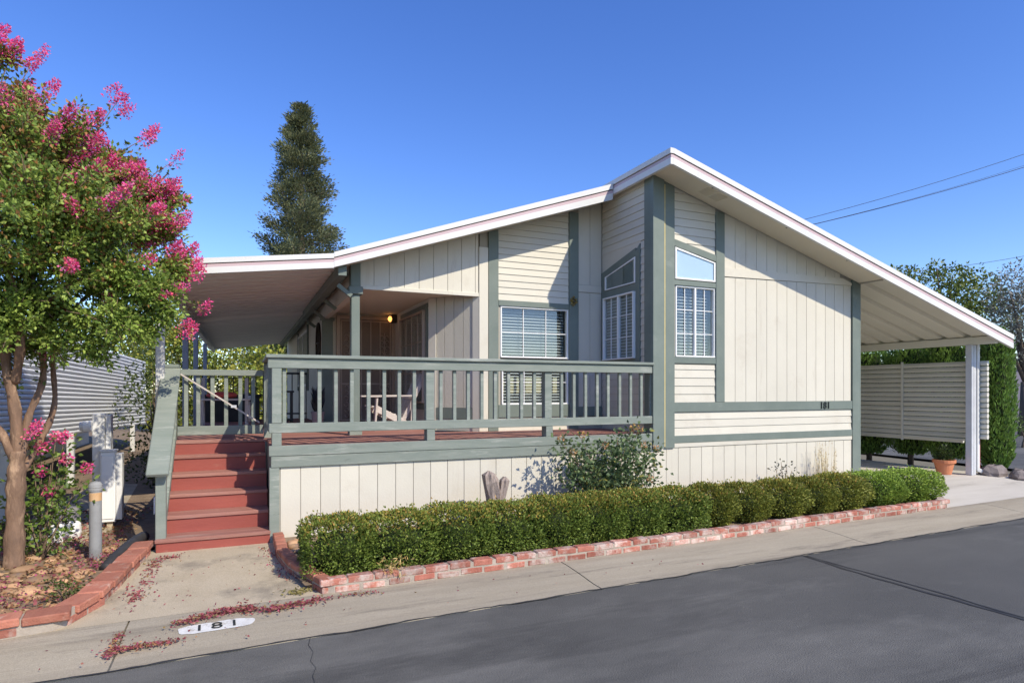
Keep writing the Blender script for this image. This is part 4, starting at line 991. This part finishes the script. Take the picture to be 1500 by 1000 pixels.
poly('backing', 'dark', ns_, V, [(0, 1, 2, 3), (7, 6, 5, 4), (0, 4, 5, 1), (2, 6, 7, 3), (1, 5, 6, 2), (0, 3, 7, 4)])
for y in (9.2, 12.3, 15.4, 18.6): box('post', 'white', ns_, -2.65, -2.55, y - .05, y + .05, .0, zb0(y) + .03, .005)
nbm = thing('neighbour_home', (-6, 12, 0), 'low white neighbouring home behind the slat screen', 'house')
box('wall', 'white', nbm, -10, -4.2, 3, 22, .0, 2.6); prism('roof', 'roofgrey', nbm, [(-10.4, 2.55), (-2.9, 2.45), (-2.9, 2.55), (-7, 3.4), (-10.4, 2.75)], 'Y', 2.5, 22.5)

# ------------------------------------------------------------ trees
def limb(pts, r0, r1, n=7):
    P = [Vector(p) for p in pts]; out = []
    for a in range(len(P) - 1):
        p0 = P[max(a - 1, 0)]; p1 = P[a]; p2 = P[a + 1]; p3 = P[min(a + 2, len(P) - 1)]
        for k in range(n):
            t = k / n; out.append(.5 * ((2 * p1) + (p2 - p0) * t + (2 * p0 - 5 * p1 + 4 * p2 - p3) * t * t + (3 * p1 - p0 - 3 * p2 + p3) * t ** 3))
    out.append(P[-1]); m_ = len(out); return out, [r0 + (r1 - r0) * i / (m_ - 1) for i in range(m_)]
TY = 6.82; TB = Vector((-1.87, TY, .03))
cm = thing('crape_myrtle', TB, 'crape myrtle tree with bright pink blossom clusters above the side bed', 'tree')
def T(px, py, dy=0): return PY(px, py, TY + dy)
trunk = [T(20, 838), T(22, 760), T(24, 700), T(26, 660)]
L_ = [limb(trunk, .078, .064), limb([T(24, 680), T(5, 640), T(-30, 590, .1), T(-60, 480, .2)], .042, .026), limb([T(26, 670), T(22, 600), T(8, 520), T(22, 470), T(36, 440), T(50, 380), T(60, 300)], .05, .02),
      limb([T(30, 670), T(42, 610, .1), T(62, 560, .15), T(66, 500, .15), T(90, 430, .2), T(130, 360, .2)], .036, .016), limb([T(32, 690), T(62, 640, .3), T(80, 590, .35), T(80, 510, .35), T(120, 440, .4), T(190, 400, .4)], .032, .014),
      limb([T(22, 560), T(30, 500, -.2), T(20, 420, -.4), T(-20, 330, -.5)], .04, .018), limb([T(50, 380), T(20, 250), T(10, 150)], .025, .010), limb([T(60, 300), T(110, 220, .1), T(150, 190, .1)], .02, .008), limb([T(130, 360, .2), T(210, 290, .2), T(245, 255, .2)], .018, .007), limb([T(45, 460, -.1), T(100, 420, -.3), T(170, 380, -.4)], .02, .010)]
L_ = [(p_, [r0 * (1 + .09 * math.sin(i * 1.7 + j) + .07 * math.sin(i * .6 + 2 * j)) for i, r0 in enumerate(r_)]) for j, (p_, r_) in enumerate(L_)]
tubes('trunk', 'bark', cm, L_, 12)
# crown: shoots that start inside and run to the outline
CLUMPS = [  # px, py, dy, radius(m)
 (-120, 300, 0, .75), (-60, 190, .1, .5), (-5, 150, 0, .30), (5, 95, .1, .18), (40, 250, -.3, .55), (55, 185, .1, .24), (95, 215, .2, .22), (110, 270, -.1, .40), (160, 280, .1, .32), (175, 255, .1, .20), (210, 300, .1, .25), (150, 340, -.4, .50),
 (60, 340, -.6, .60), (-20, 380, -.5, .65), (195, 355, .2, .34), (235, 350, .1, .22), (230, 400, .0, .24), (130, 420, -.1, .40), (60, 440, .2, .42), (0, 450, -.2, .45), (190, 430, -.4, .30), (230, 460, -.35, .22), (110, 480, -.2, .28), (-80, 450, .1, .6), (150, 250, .4, .24), (40, 500, .4, .26), (255, 390, .1, .16), (245, 300, .1, .2),
 (170, 470, -.4, .30), (70, 500, -.1, .28), (130, 510, -.2, .22), (200, 490, -.35, .19), (20, 480, -.3, .38), (225, 430, -.4, .22), (165, 410, -.4, .34), (-30, 500, .2, .5), (90, 400, -.5, .4),
 (60, 280, .6, .6), (-60, 300, .8, .7), (120, 360, .7, .5), (200, 320, .6, .35)]
PL = []; DL = []; CL = []; tw = []; tipsF = []
cen = T(20, 420)
for (px, py, dy, r_) in CLUMPS:
    c = T(px, py, dy); nsh = int(16 * (r_ / .35) ** 1.7) + 5
    for s in range(nsh):
        d = Vector(RNG.normal(size=3)).normalized(); d.z = d.z * .8 + .25
        a = c + d * r_ * random.uniform(0, .45); outw = (d * .8 + (c - cen).normalized() * .5 + Vector((0, 0, .25))).normalized()
        ln_ = r_ * random.uniform(.45, .95); b = a + outw * ln_
        sg = Vector((0, 0, -.06 * ln_)); tw.append(([a, (a + b) / 2 - sg, b], [.007, .005, .0025]))
        n = int(100 * ln_ / .35) + 14
        for q in range(n):
            u = random.random() ** .8; p = a.lerp(b, u) - sg * 4 * u * (1 - u); o_ = Vector(RNG.normal(size=3)).normalized()
            PL.append(p + o_ * random.uniform(.01, .09)); DL.append(o_ + outw * .5 + Vector((0, 0, -.15)))
            up = (p.z - 2.6) / 1.8; red = random.random() < max(0, .06 + .36 * up)
            CL.append((random.uniform(.26, .40), random.uniform(.15, .20), .06) if red else random.choice(((.20, .29, .05), (.27, .37, .07), (.13, .20, .04), (.36, .45, .10))))
        tipsF.append((b, outw))
N = len(PL)
leaves('crown', 'leaf', cm, np.array([tuple(p) for p in PL]), np.array([tuple(p) for p in DL]), RNG.uniform(.032, .054, N), RNG.uniform(.022, .032, N), np.array(CL) * (1 + RNG.normal(size=(N, 1)) * .15), TB)
# blossom panicles
FP = []; FD = []; FC = []
PINK = [(.85, .10, .32), (.88, .17, .42), (.78, .07, .25), (.90, .28, .48), (.85, .20, .26)]
def panicle(b, outw, n, r_, ll):
    for q in range(n):
        u = random.random(); o_ = Vector(RNG.normal(size=3)).normalized()
        FP.append(b + outw * (u - .35) * ll + o_ * r_ * (1.05 - .6 * u) * random.random() ** .5); FD.append(o_ + Vector((0, 0, .2))); c = random.choice(PINK); FC.append(tuple(k * random.uniform(.75, 1.2) for k in c))
def topness(b):
    q = b - CAMV; fd = q.x * _f[0] + q.y * _f[1]; px = 750 + FPX * (q.x * _r[0] + q.y * _r[1]) / fd; py = HORIZON - FPX * q.z / fd
    line = 60 + .95 * max(px, -60) if px < 300 else 400
    return py - line
CAMV = Vector((0, 0, CAM_H))
for (b, ow) in tipsF:
    tn = topness(b); pr_ = .62 if tn < 40 else (.33 if tn < 95 else (.09 if tn < 150 else .012))
    if random.random() < pr_: panicle(b, ow, random.randint(110, 210), random.uniform(.05, .085), random.uniform(.10, .2))
for (px, py, n_) in ((300, 452, 70), (278, 486, 120), (270, 480, 80), (105, 460, 110), (73, 513, 110), (167, 483, 60), (48, 630, 80), (100, 295, 90), (285, 390, 120), (272, 405, 100), (0, 50, 120), (20, 70, 130), (45, 95, 110), (175, 150, 90), (165, 135, 60), (185, 165, 70), (222, 195, 90), (215, 205, 80), (258, 232, 50), (270, 322, 80), (250, 345, 100), (60, 80, 60), (255, 365, 120), (240, 330, 120), (262, 382, 110), (235, 302, 100), (225, 272, 90), (200, 250, 100), (280, 368, 90), (290, 402, 90), (243, 347, 120), (140, 205, 110), (120, 190, 90), (265, 420, 70), (75, 130, 110), (60, 150, 100)):
    dy_ = {300: .15, 278: .1, 270: .1}.get(px, random.uniform(-.15, .15)); b = T(px, py, dy_); ow = Vector((.4, 0, .6)).normalized(); panicle(b, ow, int(n_ * 1.7), .062, .14)
    a = b - Vector((.25, 0, .22)); tw2 = (a, b)
    for q in range(14):
        u = random.random(); p = a.lerp(b, u); o_ = Vector(RNG.normal(size=3)).normalized()
tw3 = []
for (p0, p1) in (((215, 430), (300, 452)), ((210, 440), (278, 490)), ((120, 230), (175, 145)), ((160, 240), (222, 198)), ((200, 280), (258, 234)), ((-10, 160), (20, 70)), ((10, 170), (45, 95)), ((220, 350), (285, 392)), ((215, 330), (270, 322)), ((60, 470), (105, 462)), ((60, 560), (73, 515)), ((30, 660), (48, 632))):
    a = T(*p0, .1); b = T(*p1, .1); tw3.append(([a, (a + b) / 2 + Vector((0, 0, .03)), b], [.007, .005, .003]))
tubes('twigs', 'twig', cm, tw + tw3, 4)
leaves('blossoms', 'petal', cm, np.array([tuple(p) for p in FP]), np.array([tuple(p) for p in FD]), RNG.uniform(.016, .027, len(FP)), RNG.uniform(.014, .022, len(FP)), np.array(FC), TB, .3)
PL2 = []; DL2 = []
for (pts_, rr) in tw3:
    for q in range(46):
        u = random.uniform(.1, .95); p = Vector(pts_[0]).lerp(Vector(pts_[2]), u); o_ = Vector(RNG.normal(size=3)).normalized(); PL2.append(tuple(p + o_ * .04)); DL2.append(tuple(o_ + Vector((0, 0, .3))))
n = len(PL2); leaves('crown', 'leaf', cm, np.array(PL2), np.array(DL2), RNG.uniform(.035, .055, n), .026, pick(n, [(.15, .20, .05), (.28, .16, .07), (.12, .18, .035)]), TB)
# basal shoots of the tree, with their own pink heads
st2 = []
heads = [(45, 632), (82, 640), (60, 655), (58, 690), (98, 672), (22, 705), (128, 685), (95, 640), (70, 720), (70, 748), (10, 760), (40, 770), (100, 740), (52, 790), (85, 790), (5, 800), (30, 730), (118, 705), (88, 700), (75, 675)]
for (px, py) in heads: st2.append((T(px, py, .25), (0, 0, .05)))
bsh = sprig_bush('sucker_shoots', Vector((-1.70, 7.0, .03)), 'leafy basal shoots with pink heads beside the tree trunk', 'shrub', st2, .06, .036, [(.16, .24, .045), (.12, .19, .035), (.22, .30, .07), (.08, .13, .03)], None, 46)
for (px, py) in heads[:9]:
    flower_head(bsh, T(px, py, .22), .055, 60, PINK, .030)
# low ground plants in the side bed
for (px, py, lab) in ((98, 885, 'small green seedling among the river stones'), (15, 790, 'small leafy weed at the foot of the pink-flowering tree')):
    g_ = PG(px, py, .03); stt = [((g_.x + random.uniform(-.10, .10), g_.y + random.uniform(-.08, .08), random.uniform(.10, .26)), (0, 0, .02)) for q in range(9)]
    sprig_bush('seedling', g_, lab, 'weed', stt, .03, .018, [(.08, .12, .03), (.12, .15, .04)], None, 18, rs=.004)
# shrub between the neighbour's screen and the awning posts
def fol_tree(name, base, label, cat, clumps, L, Wd, cols, wts=None, dens=260, trunk=None, group=None, tr_r=.15, m='leaf', shell=.55):
    """tree: trunk with limbs into each clump (centre, radii), leaves spread in the clumps"""
    t = thing(name, base, label, cat, group); b = Vector(base); lst = []
    cs = [Vector(c[0]) for c in clumps]; top = sum(cs, Vector()) / len(cs)
    fork = b.lerp(Vector((top.x, top.y, top.z)), .45); fork.x = b.x + (top.x - b.x) * .3; fork.y = b.y + (top.y - b.y) * .3
    lst.append(([b - Vector((0, 0, .1)), b.lerp(fork, .5) + Vector((.03, 0, 0)) * tr_r * 4, fork], [tr_r, tr_r * .8, tr_r * .65]))
    for c in cs:
        k = min(1, .5 / max(1, len(cs) ** .5) + .25); mid = fork.lerp(c, .5) + Vector((random.uniform(-.2, .2), random.uniform(-.2, .2), .15)) * tr_r * 3
        lst.append(([fork, mid, c], [tr_r * k, tr_r * k * .6, tr_r * k * .25]))
    tubes('trunk', 'barkd', t, lst, 7)
    P = []; D = []; Cc = []
    for (c, r) in clumps:
        r = np.array(r if hasattr(r, '__len__') else (r, r, r), float); n = int(dens * (r.prod() ** (2 / 3)) / (L * Wd) * .01) + 40
        d = nrm(RNG.normal(size=(n, 3))); sub = nrm(RNG.normal(size=(9, 3))) ; 
        lump = 1 + .22 * np.max(d @ sub.T, axis=1, keepdims=True) ** 6 - .14
        rad = RNG.uniform(shell ** 2, 1.0, (n, 1)) ** .5 * (1 + RNG.normal(size=(n, 1)) * .09)
        P.append(np.array(c) + d * r * rad * lump); D.append(d * .6 + RNG.normal(size=(n, 3)) * .7)
        Cc.append(pick(n, cols, wts) * (1 + RNG.normal() * .12))
    P = np.vstack(P); D = np.vstack(D); Cc = np.vstack(Cc); n = len(P)
    leaves('crown', m, t, P, D, RNG.uniform(.7, 1.25, n) * L, RNG.uniform(.7, 1.25, n) * Wd, Cc, base)
    return t
def cl(px, py, D_, r): return (PD(px, py, D_), r)
YG = [(.30, .31, .05), (.22, .27, .045), (.38, .36, .07), (.14, .19, .035)]
GN = [(.09, .14, .03), (.12, .17, .04), (.07, .11, .03), (.16, .21, .05)]
fol_tree('shrub', (-1.75, 15.5, 0), 'dark leafy shrub growing beside the white slat screen', 'shrub', [((-1.9, 15.2, 1.0), .75), ((-1.7, 14.6, 1.6), .6), ((-1.8, 15.6, 2.1), .6), ((-1.6, 14.9, .5), .6), ((-1.9, 16, 1.5), .7)], .10, .05, [(.05, .075, .02), (.07, .10, .025), (.10, .13, .03)], dens=150, tr_r=.05)
fol_tree('shrub', (-1.35, 11.8, 0), 'low bushy plant in the side yard behind the utility box', 'shrub', [((-1.5, 11.8, .35), .4), ((-1.2, 11.4, .25), .32), ((-1.35, 12.3, .3), .42)], .06, .035, [(.06, .09, .02), (.10, .13, .03)], dens=150, tr_r=.03)
fol_tree('yellow_tree', PD(300, 640, 24), 'yellow-green leafy tree seen under the awning', 'tree', [cl(255, 455, 24, 1.6), cl(300, 500, 24, 1.5), cl(250, 530, 24, 1.4), cl(350, 530, 25, 1.5), cl(310, 560, 24, 1.2), cl(270, 580, 24, 1.2), cl(235, 490, 25, 1.3), cl(360, 570, 25, 1.1), cl(395, 545, 26, 1.3), cl(300, 610, 24, 1.0), cl(350, 610, 25, 1.0), cl(400, 590, 26, 1.2), cl(245, 610, 24, 1.0), cl(430, 570, 27, 1.2)], .16, .10, YG, dens=950, tr_r=.22)
fol_tree('round_tree', PD(440, 640, 34), 'dark green tree behind the porch, partly hidden by the house', 'tree', [cl(430, 540, 34, 1.7), cl(455, 560, 34, 1.7), cl(415, 560, 35, 1.5), cl(475, 530, 34, 2.0)], .18, .10, GN, dens=500, tr_r=.25)
fol_tree('yellow_tree', PD(200, 640, 30), 'broad yellow-green tree beyond the neighbouring screen', 'tree', [cl(200, 480, 30, 2.2), cl(160, 500, 30, 2.0), cl(230, 520, 30, 1.8), cl(215, 560, 29, 1.7)], .18, .11, YG, dens=850, tr_r=.25)
# far house roof under the awning
fh = thing('far_house', (PD(370, 600, 40).x, PD(370, 600, 40).y, 0), 'small grey-roofed house far beyond the porch', 'house')
c0 = PD(330, 600, 40); c1 = PD(460, 600, 40)
box('wall', 'white', fh, c0.x, c1.x, c0.y, c0.y + 6, 0, 1.5); prism('roof', 'roofgrey', fh, [(c0.x - .4, 1.45), (c1.x + .4, 1.45), (c1.x - 2, 2.1), (c0.x + 2, 2.1)], 'Y', c0.y - .4, c0.y + 6.4)
# conifer behind the house
def conifer(base, H_, Rm, label):
    t = thing('redwood_tree', base, label, 'tree'); b = Vector(base)
    tube('trunk', 'barkd', t, [b, b + Vector((0, 0, H_ * .5)), b + Vector((0, 0, H_ * .985))], [.42, .24, .03], 10)
    br = []; P = []; D = []; C_ = []
    n = 300
    for i in range(n):
        u = (i + random.random()) / n; z = H_ * (.06 + .92 * u); R_ = (Rm * (1 - u) ** .76 * random.choice((.55, .8, .95, 1.0, 1.12, 1.2)) * random.uniform(.9, 1.06) + .25)
        a = random.uniform(0, 6.283); up = .02 + .75 * u
        d = Vector((math.cos(a), math.sin(a), up)).normalized(); p0 = b + Vector((0, 0, z)); p1 = p0 + d * R_; p1.z -= R_ * .10 * (1 - u)
        kn_ = p0.lerp(p1, .6) - Vector((0, 0, R_ * .07))
        br.append(([p0, kn_, p1], [.05 * (1 - u) + .012, .025 * (1 - u) + .008, .006]))
        m_ = int(70 + 420 * R_ / Rm); tone = random.uniform(.7, 1.3)
        for q in range(m_):
            s = random.uniform(.15, 1.0) ** .7; p = p0.lerp(kn_, s).lerp(kn_.lerp(p1, s), s); w_ = R_ * .12 * (1.25 - s) + .12
            o_ = Vector((random.gauss(0, w_), random.gauss(0, w_), random.gauss(0, w_ * .45)))
            P.append(tuple(p + o_)); D.append(tuple(d * .7 + o_.normalized() * .7 + Vector((0, 0, .12)))); C_.append(tone)
    tubes('branches', 'barkd', t, br, 4); N = len(P)
    leaves('crown', 'leaf', t, np.array(P), np.array(D), RNG.uniform(.11, .22, N), RNG.uniform(.045, .08, N), pick(N, [(.15, .17, .085), (.12, .145, .08), (.18, .195, .095), (.20, .205, .10)], None, .12) * np.array(C_)[:, None], base)
cb = PD(441, 600, 34); conifer((cb.x, cb.y, 0), CAM_H + 34 * (HORIZON - 150) / FPX, 3.35, 'tall dark conifer with pointed top rising behind the porch roof')
# trees at the right
D1 = 27
fol_tree('broad_tree', PD(1385, 640, D1), 'broad green tree standing behind the carport', 'tree', [cl(1330, 420, D1, (1.0, 1.0, .7)), cl(1370, 425, D1, 1.3), cl(1400, 425, D1, 1.1), cl(1395, 405, D1, .65), cl(1425, 430, D1, 1.2), cl(1440, 440, D1, 1.1), cl(1375, 470, D1, 1.8), cl(1430, 490, D1, 1.8), cl(1345, 480, D1, 1.6), cl(1330, 400, D1, .4), cl(1310, 400, D1, .35), cl(1372, 392, D1, .35), cl(1455, 470, D1, 1.2), cl(1330, 520, D1, 1.5), cl(1400, 530, D1, 1.8)], .16, .095, [(.14, .19, .04), (.18, .23, .05), (.10, .145, .03), (.24, .27, .06)], dens=520, tr_r=.25)
fol_tree('olive_tree', PD(1500, 640, 22), 'grey-green feathery tree beside the cross street', 'tree', [cl(1480, 430, 22, .9), cl(1505, 420, 22, 1.1), cl(1490, 460, 22, 1.0), cl(1520, 460, 22, 1.3), cl(1470, 480, 22, .8), cl(1500, 500, 22, 1.0), cl(1540, 430, 22, 1.2), cl(1545, 500, 22, 1.3)], .15, .05, [(.22, .22, .17), (.28, .27, .21), (.16, .17, .12), (.33, .30, .24)], dens=420, tr_r=.2)
# columnar junipers behind the slat screen
def juniper(x, y, h, r, z0, label, seed):
    t = thing('juniper', (x, y, .02), label, 'shrub', None); rs = np.random.default_rng(seed)
    tubes('trunk', 'barkd', t, [([(x, y, -.05), (x, y, h * .6)], [.06, .03]), ([(x + .12, y + .1, -.05), (x + .1, y, h * .4)], [.04, .02])], 6)
    N = 9000; a = rs.uniform(0, 6.283, N); u = rs.random(N); z = z0 + (h - z0) * u
    prof = np.minimum(1, ((1.02 - u) / .12)) ** .5 * (.86 + .14 * np.sin(u * 3.1)) * np.minimum(1, .55 + u * 5)
    rr = r * prof * (1 + .10 * np.sin(5 * a + 3 * np.sin(z * 2)) + .05 * np.sin(11 * a)) * rs.uniform(.72, 1.03, N) 
    P = np.stack([x + rr * np.cos(a), y + rr * np.sin(a), z], 1); d = np.stack([np.cos(a) * .35, np.sin(a) * .35, np.ones(N)], 1) + rs.normal(size=(N, 3)) * .3
    leaves('foliage', 'leaf', t, P, d, RNG.uniform(.05, .10, N), RNG.uniform(.018, .03, N), pick(N, [(.16, .27, .05), (.21, .34, .07), (.11, .19, .04)]), (x, y, .02))
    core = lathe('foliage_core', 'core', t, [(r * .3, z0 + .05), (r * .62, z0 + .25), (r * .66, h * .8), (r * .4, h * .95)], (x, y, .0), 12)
juniper(12.68, 6.85, 2.72, .29, .14, 'bright green columnar juniper at the street end of the slat screen', 1)
for i, yy in enumerate((7.55, 8.35, 9.2, 10.1, 11.0, 12.0, 13.0)):
    juniper(12.55 + random.uniform(-.06, .06), yy, 2.55 + random.uniform(-.1, .1), .44, .16 + random.uniform(0, .14), f'dense dark juniper behind the slat screen, {ordn[i]} after the bright end one', 20 + i)
# terracotta pot
tp_ = thing('flower_pot', (11.42, 6.98, .12), 'terracotta flower pot with a small plant under the slat screen', 'pot')
lathe('pot', 'terra', tp_, [(.11, 0), (.155, .20), (.178, .20), (.182, .255), (.16, .255), (.15, .21)], (11.42, 6.98, .125), 22)
lathe('soil', 'soil', tp_, [(.145, .19), (.145, .20)], (11.42, 6.98, .13), 16)
n = 260; a_ = nrm(RNG.normal(size=(n, 3))); leaves('foliage', 'leaf', tp_, np.array([11.42, 6.98, .47]) + a_ * np.array([.12, .12, .16]) * RNG.uniform(.3, 1, (n, 1)), a_, .06, .035, pick(n, [(.04, .06, .02), (.06, .085, .025)]), (11.42, 6.98, .12))
# rocks at the drive edge
for i, (c, r_, lab) in enumerate((((12.12, 6.56, .17), (.30, .17, .13), 'long grey rock beside the downspout'), ((12.18, 6.16, .13), (.24, .17, .12), 'dark rock at the edge of the driveway'), ((12.5, 6.35, .12), (.2, .16, .11), 'small dark rock behind the two edge rocks'))):
    o = blob('rock', 'boulder', None, c, r_, 40 + i, .16, 9, 6); o.data.polygons.foreach_set('use_smooth', [False] * len(o.data.polygons)); tag(o, lab, 'rock')
# wall and shrubs across the cross street
wa = PD(1440, 600, 33); wb = PD(1800, 600, 30)
gw = thing('garden_wall', ((wa.x + wb.x) / 2, wa.y, 0), 'mauve-grey wall across the side street', 'wall')
o = beam('wall_panel', 'wallp', gw, (wa.x, wa.y, 1.2), (wb.x, wb.y, 1.2), .2, 3.0); o.rotation_euler = (0, 0, math.atan2(wb.y - wa.y, wb.x - wa.x))
L__ = (wb - wa).length; o.data = cbox_mesh(L__, .2, 3.0, 0, 'wallp')
o = box('wall_coping', 'wallp', gw, 0, L__, -.16, .16, 0, .1); o.location = (Vector(((wa.x + wb.x) / 2, (wa.y + wb.y) / 2, 2.752))) - WL[gw.name]; o.rotation_euler = (0, 0, math.atan2(wb.y - wa.y, wb.x - wa.x))
fol_tree('shrub', PG(1497, 655), 'rounded green shrub across the side street', 'shrub', [cl(1495, 625, 17.5, .35), cl(1510, 622, 17.5, .45), cl(1525, 628, 17.5, .5)], .09, .05, GN, dens=150, tr_r=.04)
# utility wires
def wire(p0, p1, D0, D1_, label, r_=.012):
    a = PD(*p0, D0); b = PD(*p1, D1_); pts = [a.lerp(b, k / 14) - Vector((0, 0, .5 * 4 * (k / 14) * (1 - k / 14))) for k in range(15)]
    o = tube('utility_wire', 'wire', None, pts, r_, 5); tag(o, label, 'wire', None)
wire((1060, 350), (1700, 153), 34, 34, 'topmost overhead wire crossing behind the roof slope', .014)
wire((1060, 357), (1700, 178), 34.5, 34.5, 'lower overhead wire of the close pair behind the roof', .018)
wire((1080, 353), (1700, 173), 34.2, 34.2, 'thin overhead wire just above the lowest of the pair', .008)
wire((1300, 400), (1700, 325), 36, 36, 'single low overhead wire above the green tree', .013)

# ------------------------------------------------------------ painted kerb number, petals, litter
PRF = [(-.03, .004), (.10, .006), (.34, .028), (.56, .042), (.71, .045)]
def gutz(x, y): return float(np.interp((y - edgeY(x)) / (backY(x) - edgeY(x) + .05) * .71, [q[0] for q in PRF], [q[1] for q in PRF]))
ang = math.atan(.04)
pc_ = PG(318, 913, .046); L1, W1 = .235, .075
V = []; 
for k in range(28):
    t = 6.283 * k / 28; x = L1 * math.copysign(abs(math.cos(t)) ** .55, math.cos(t)) * random.uniform(.95, 1.03); y = W1 * math.copysign(abs(math.sin(t)) ** .7, math.sin(t)) * random.uniform(.92, 1.05)
    V.append((pc_.x + x * math.cos(ang) - y * math.sin(ang), pc_.y + x * math.sin(ang) + y * math.cos(ang), 0))
V = [(v[0], v[1], gutz(v[0], v[1]) + .004) for v in V]
kn = poly('painted_number_plate', 'roadwhite', None, V, [tuple(range(28))]); tag(kn, 'worn white painted house number 181 on the gutter', 'house number')
for i, ch in enumerate('181'):
    o = text_obj('number_digit', ch, .135, 'number', kn, (pc_.x - .105 + i * .105, pc_.y - .004 + (i - 1) * .004, gutz(pc_.x, pc_.y) + .0075), (math.atan(.055), 0, ang), .0006, 1.15)
RED = [(.33, .085, .10), (.40, .13, .14), (.24, .06, .075), (.44, .19, .15), (.32, .23, .11), (.38, .10, .15)]
def litter(name, P, L, cols, label, zj=.012):
    n = len(P); P = np.array(P); d = RNG.normal(size=(n, 3)); d[:, 2] *= .25
    o = leaves(name, 'petal', None, P + np.array([0, 0, 1]) * RNG.uniform(.0, zj, (n, 1)), d, RNG.uniform(.6, 1.2, n) * L, RNG.uniform(.4, .7, n) * L, pick(n, cols), tuple(P.mean(0)), .15)
    return tag(o, label, 'fallen petals', kind='stuff')
def along(pxs, n, sp, z=.05):
    P = []; Q = [PG(x, y, z) for x, y in pxs]
    for k in range(n):
        i = random.randrange(len(Q) - 1); t_ = random.random(); p = Q[i].lerp(Q[i + 1], t_); sp_ = sp * (2.6 if random.random() < .22 else 1) * (.55 + .9 * abs(math.sin(9 * (i + t_))))
        P.append((p.x + random.gauss(0, sp_), p.y + random.gauss(0, sp_ * .8), z + .004))
    return P
litter('fallen_petals', along([(262, 914), (310, 900), (350, 893), (400, 893), (430, 886), (472, 878)], 900, .022) + along([(340, 893), (370, 893)], 150, .03), .028, RED, 'drift of dried red petals along the edge of the concrete pad')
litter('fallen_petals', along([(176, 928), (168, 943), (158, 965)], 160, .012, .03) + along([(160, 955), (200, 948), (262, 938)], 380, .018, .03), .024, RED + [(.55, .28, .14)], 'dried red petals caught in the gutter joint')
litter('fallen_petals', along([(192, 882), (205, 868), (222, 835), (230, 820), (262, 815)], 380, .03), .026, RED, 'red petals gathered against the curved brick border')
litter('fallen_petals', along([(385, 803), (400, 815), (405, 835), (425, 850)], 140, .03), .024, RED, 'red petals in the shade beside the corner bricks')
litter('fallen_petals', along([(470, 880), (520, 870), (560, 868)], 90, .02), .024, RED, 'few red petals at the foot of the brick border')
P = []
for k in range(5200):
    x = random.uniform(-2.7, -1.0); y = random.uniform(5.1, 7.8); q = math.sin(3 * x + 1) * math.sin(2.6 * y) + random.gauss(0, .5)
    if in_bed(x, y) and q > .15: P.append((x, y, .045))
litter('fallen_petals', P, .026, [(.50, .10, .22), (.42, .10, .18), (.32, .09, .13), (.52, .30, .18)], 'pink petals scattered over the stones of the side bed', .06)
P = []
for k in range(3600):
    x = random.uniform(-2.7, -.95); y = random.uniform(5.1, 9.5)
    if in_bed(x, min(y, 7)): P.append((x, y, .04))
litter('leaf_litter', P, .045, [(.40, .22, .10), (.46, .30, .15), (.30, .15, .09), (.24, .19, .09), (.42, .14, .15)], 'dry tan leaves between the stones of the side bed', .03)
P = [(random.uniform(-.85, .3), random.uniform(5.0, 6.6), .052) for k in range(60)] + [(random.uniform(-1, 3), 0, .02) for k in range(0)]
litter('scattered_leaves', P, .022, RED, 'few dark petals strewn over the concrete pad', .003)
P = [(x, edgeY(x) + random.uniform(.05, .5), .035) for x in RNG.uniform(-1.5, 4, 46)]
litter('scattered_leaves', P, .022, RED, 'few dark petals strewn along the gutter', .003)
P = [(.40 + random.gauss(0, .06), 5.0 + random.gauss(0, .03), .055) for k in range(90)]
litter('dry_leaves', P, .03, [(.35, .30, .12), (.25, .22, .08)], 'dry stems at the brick corner', .02)
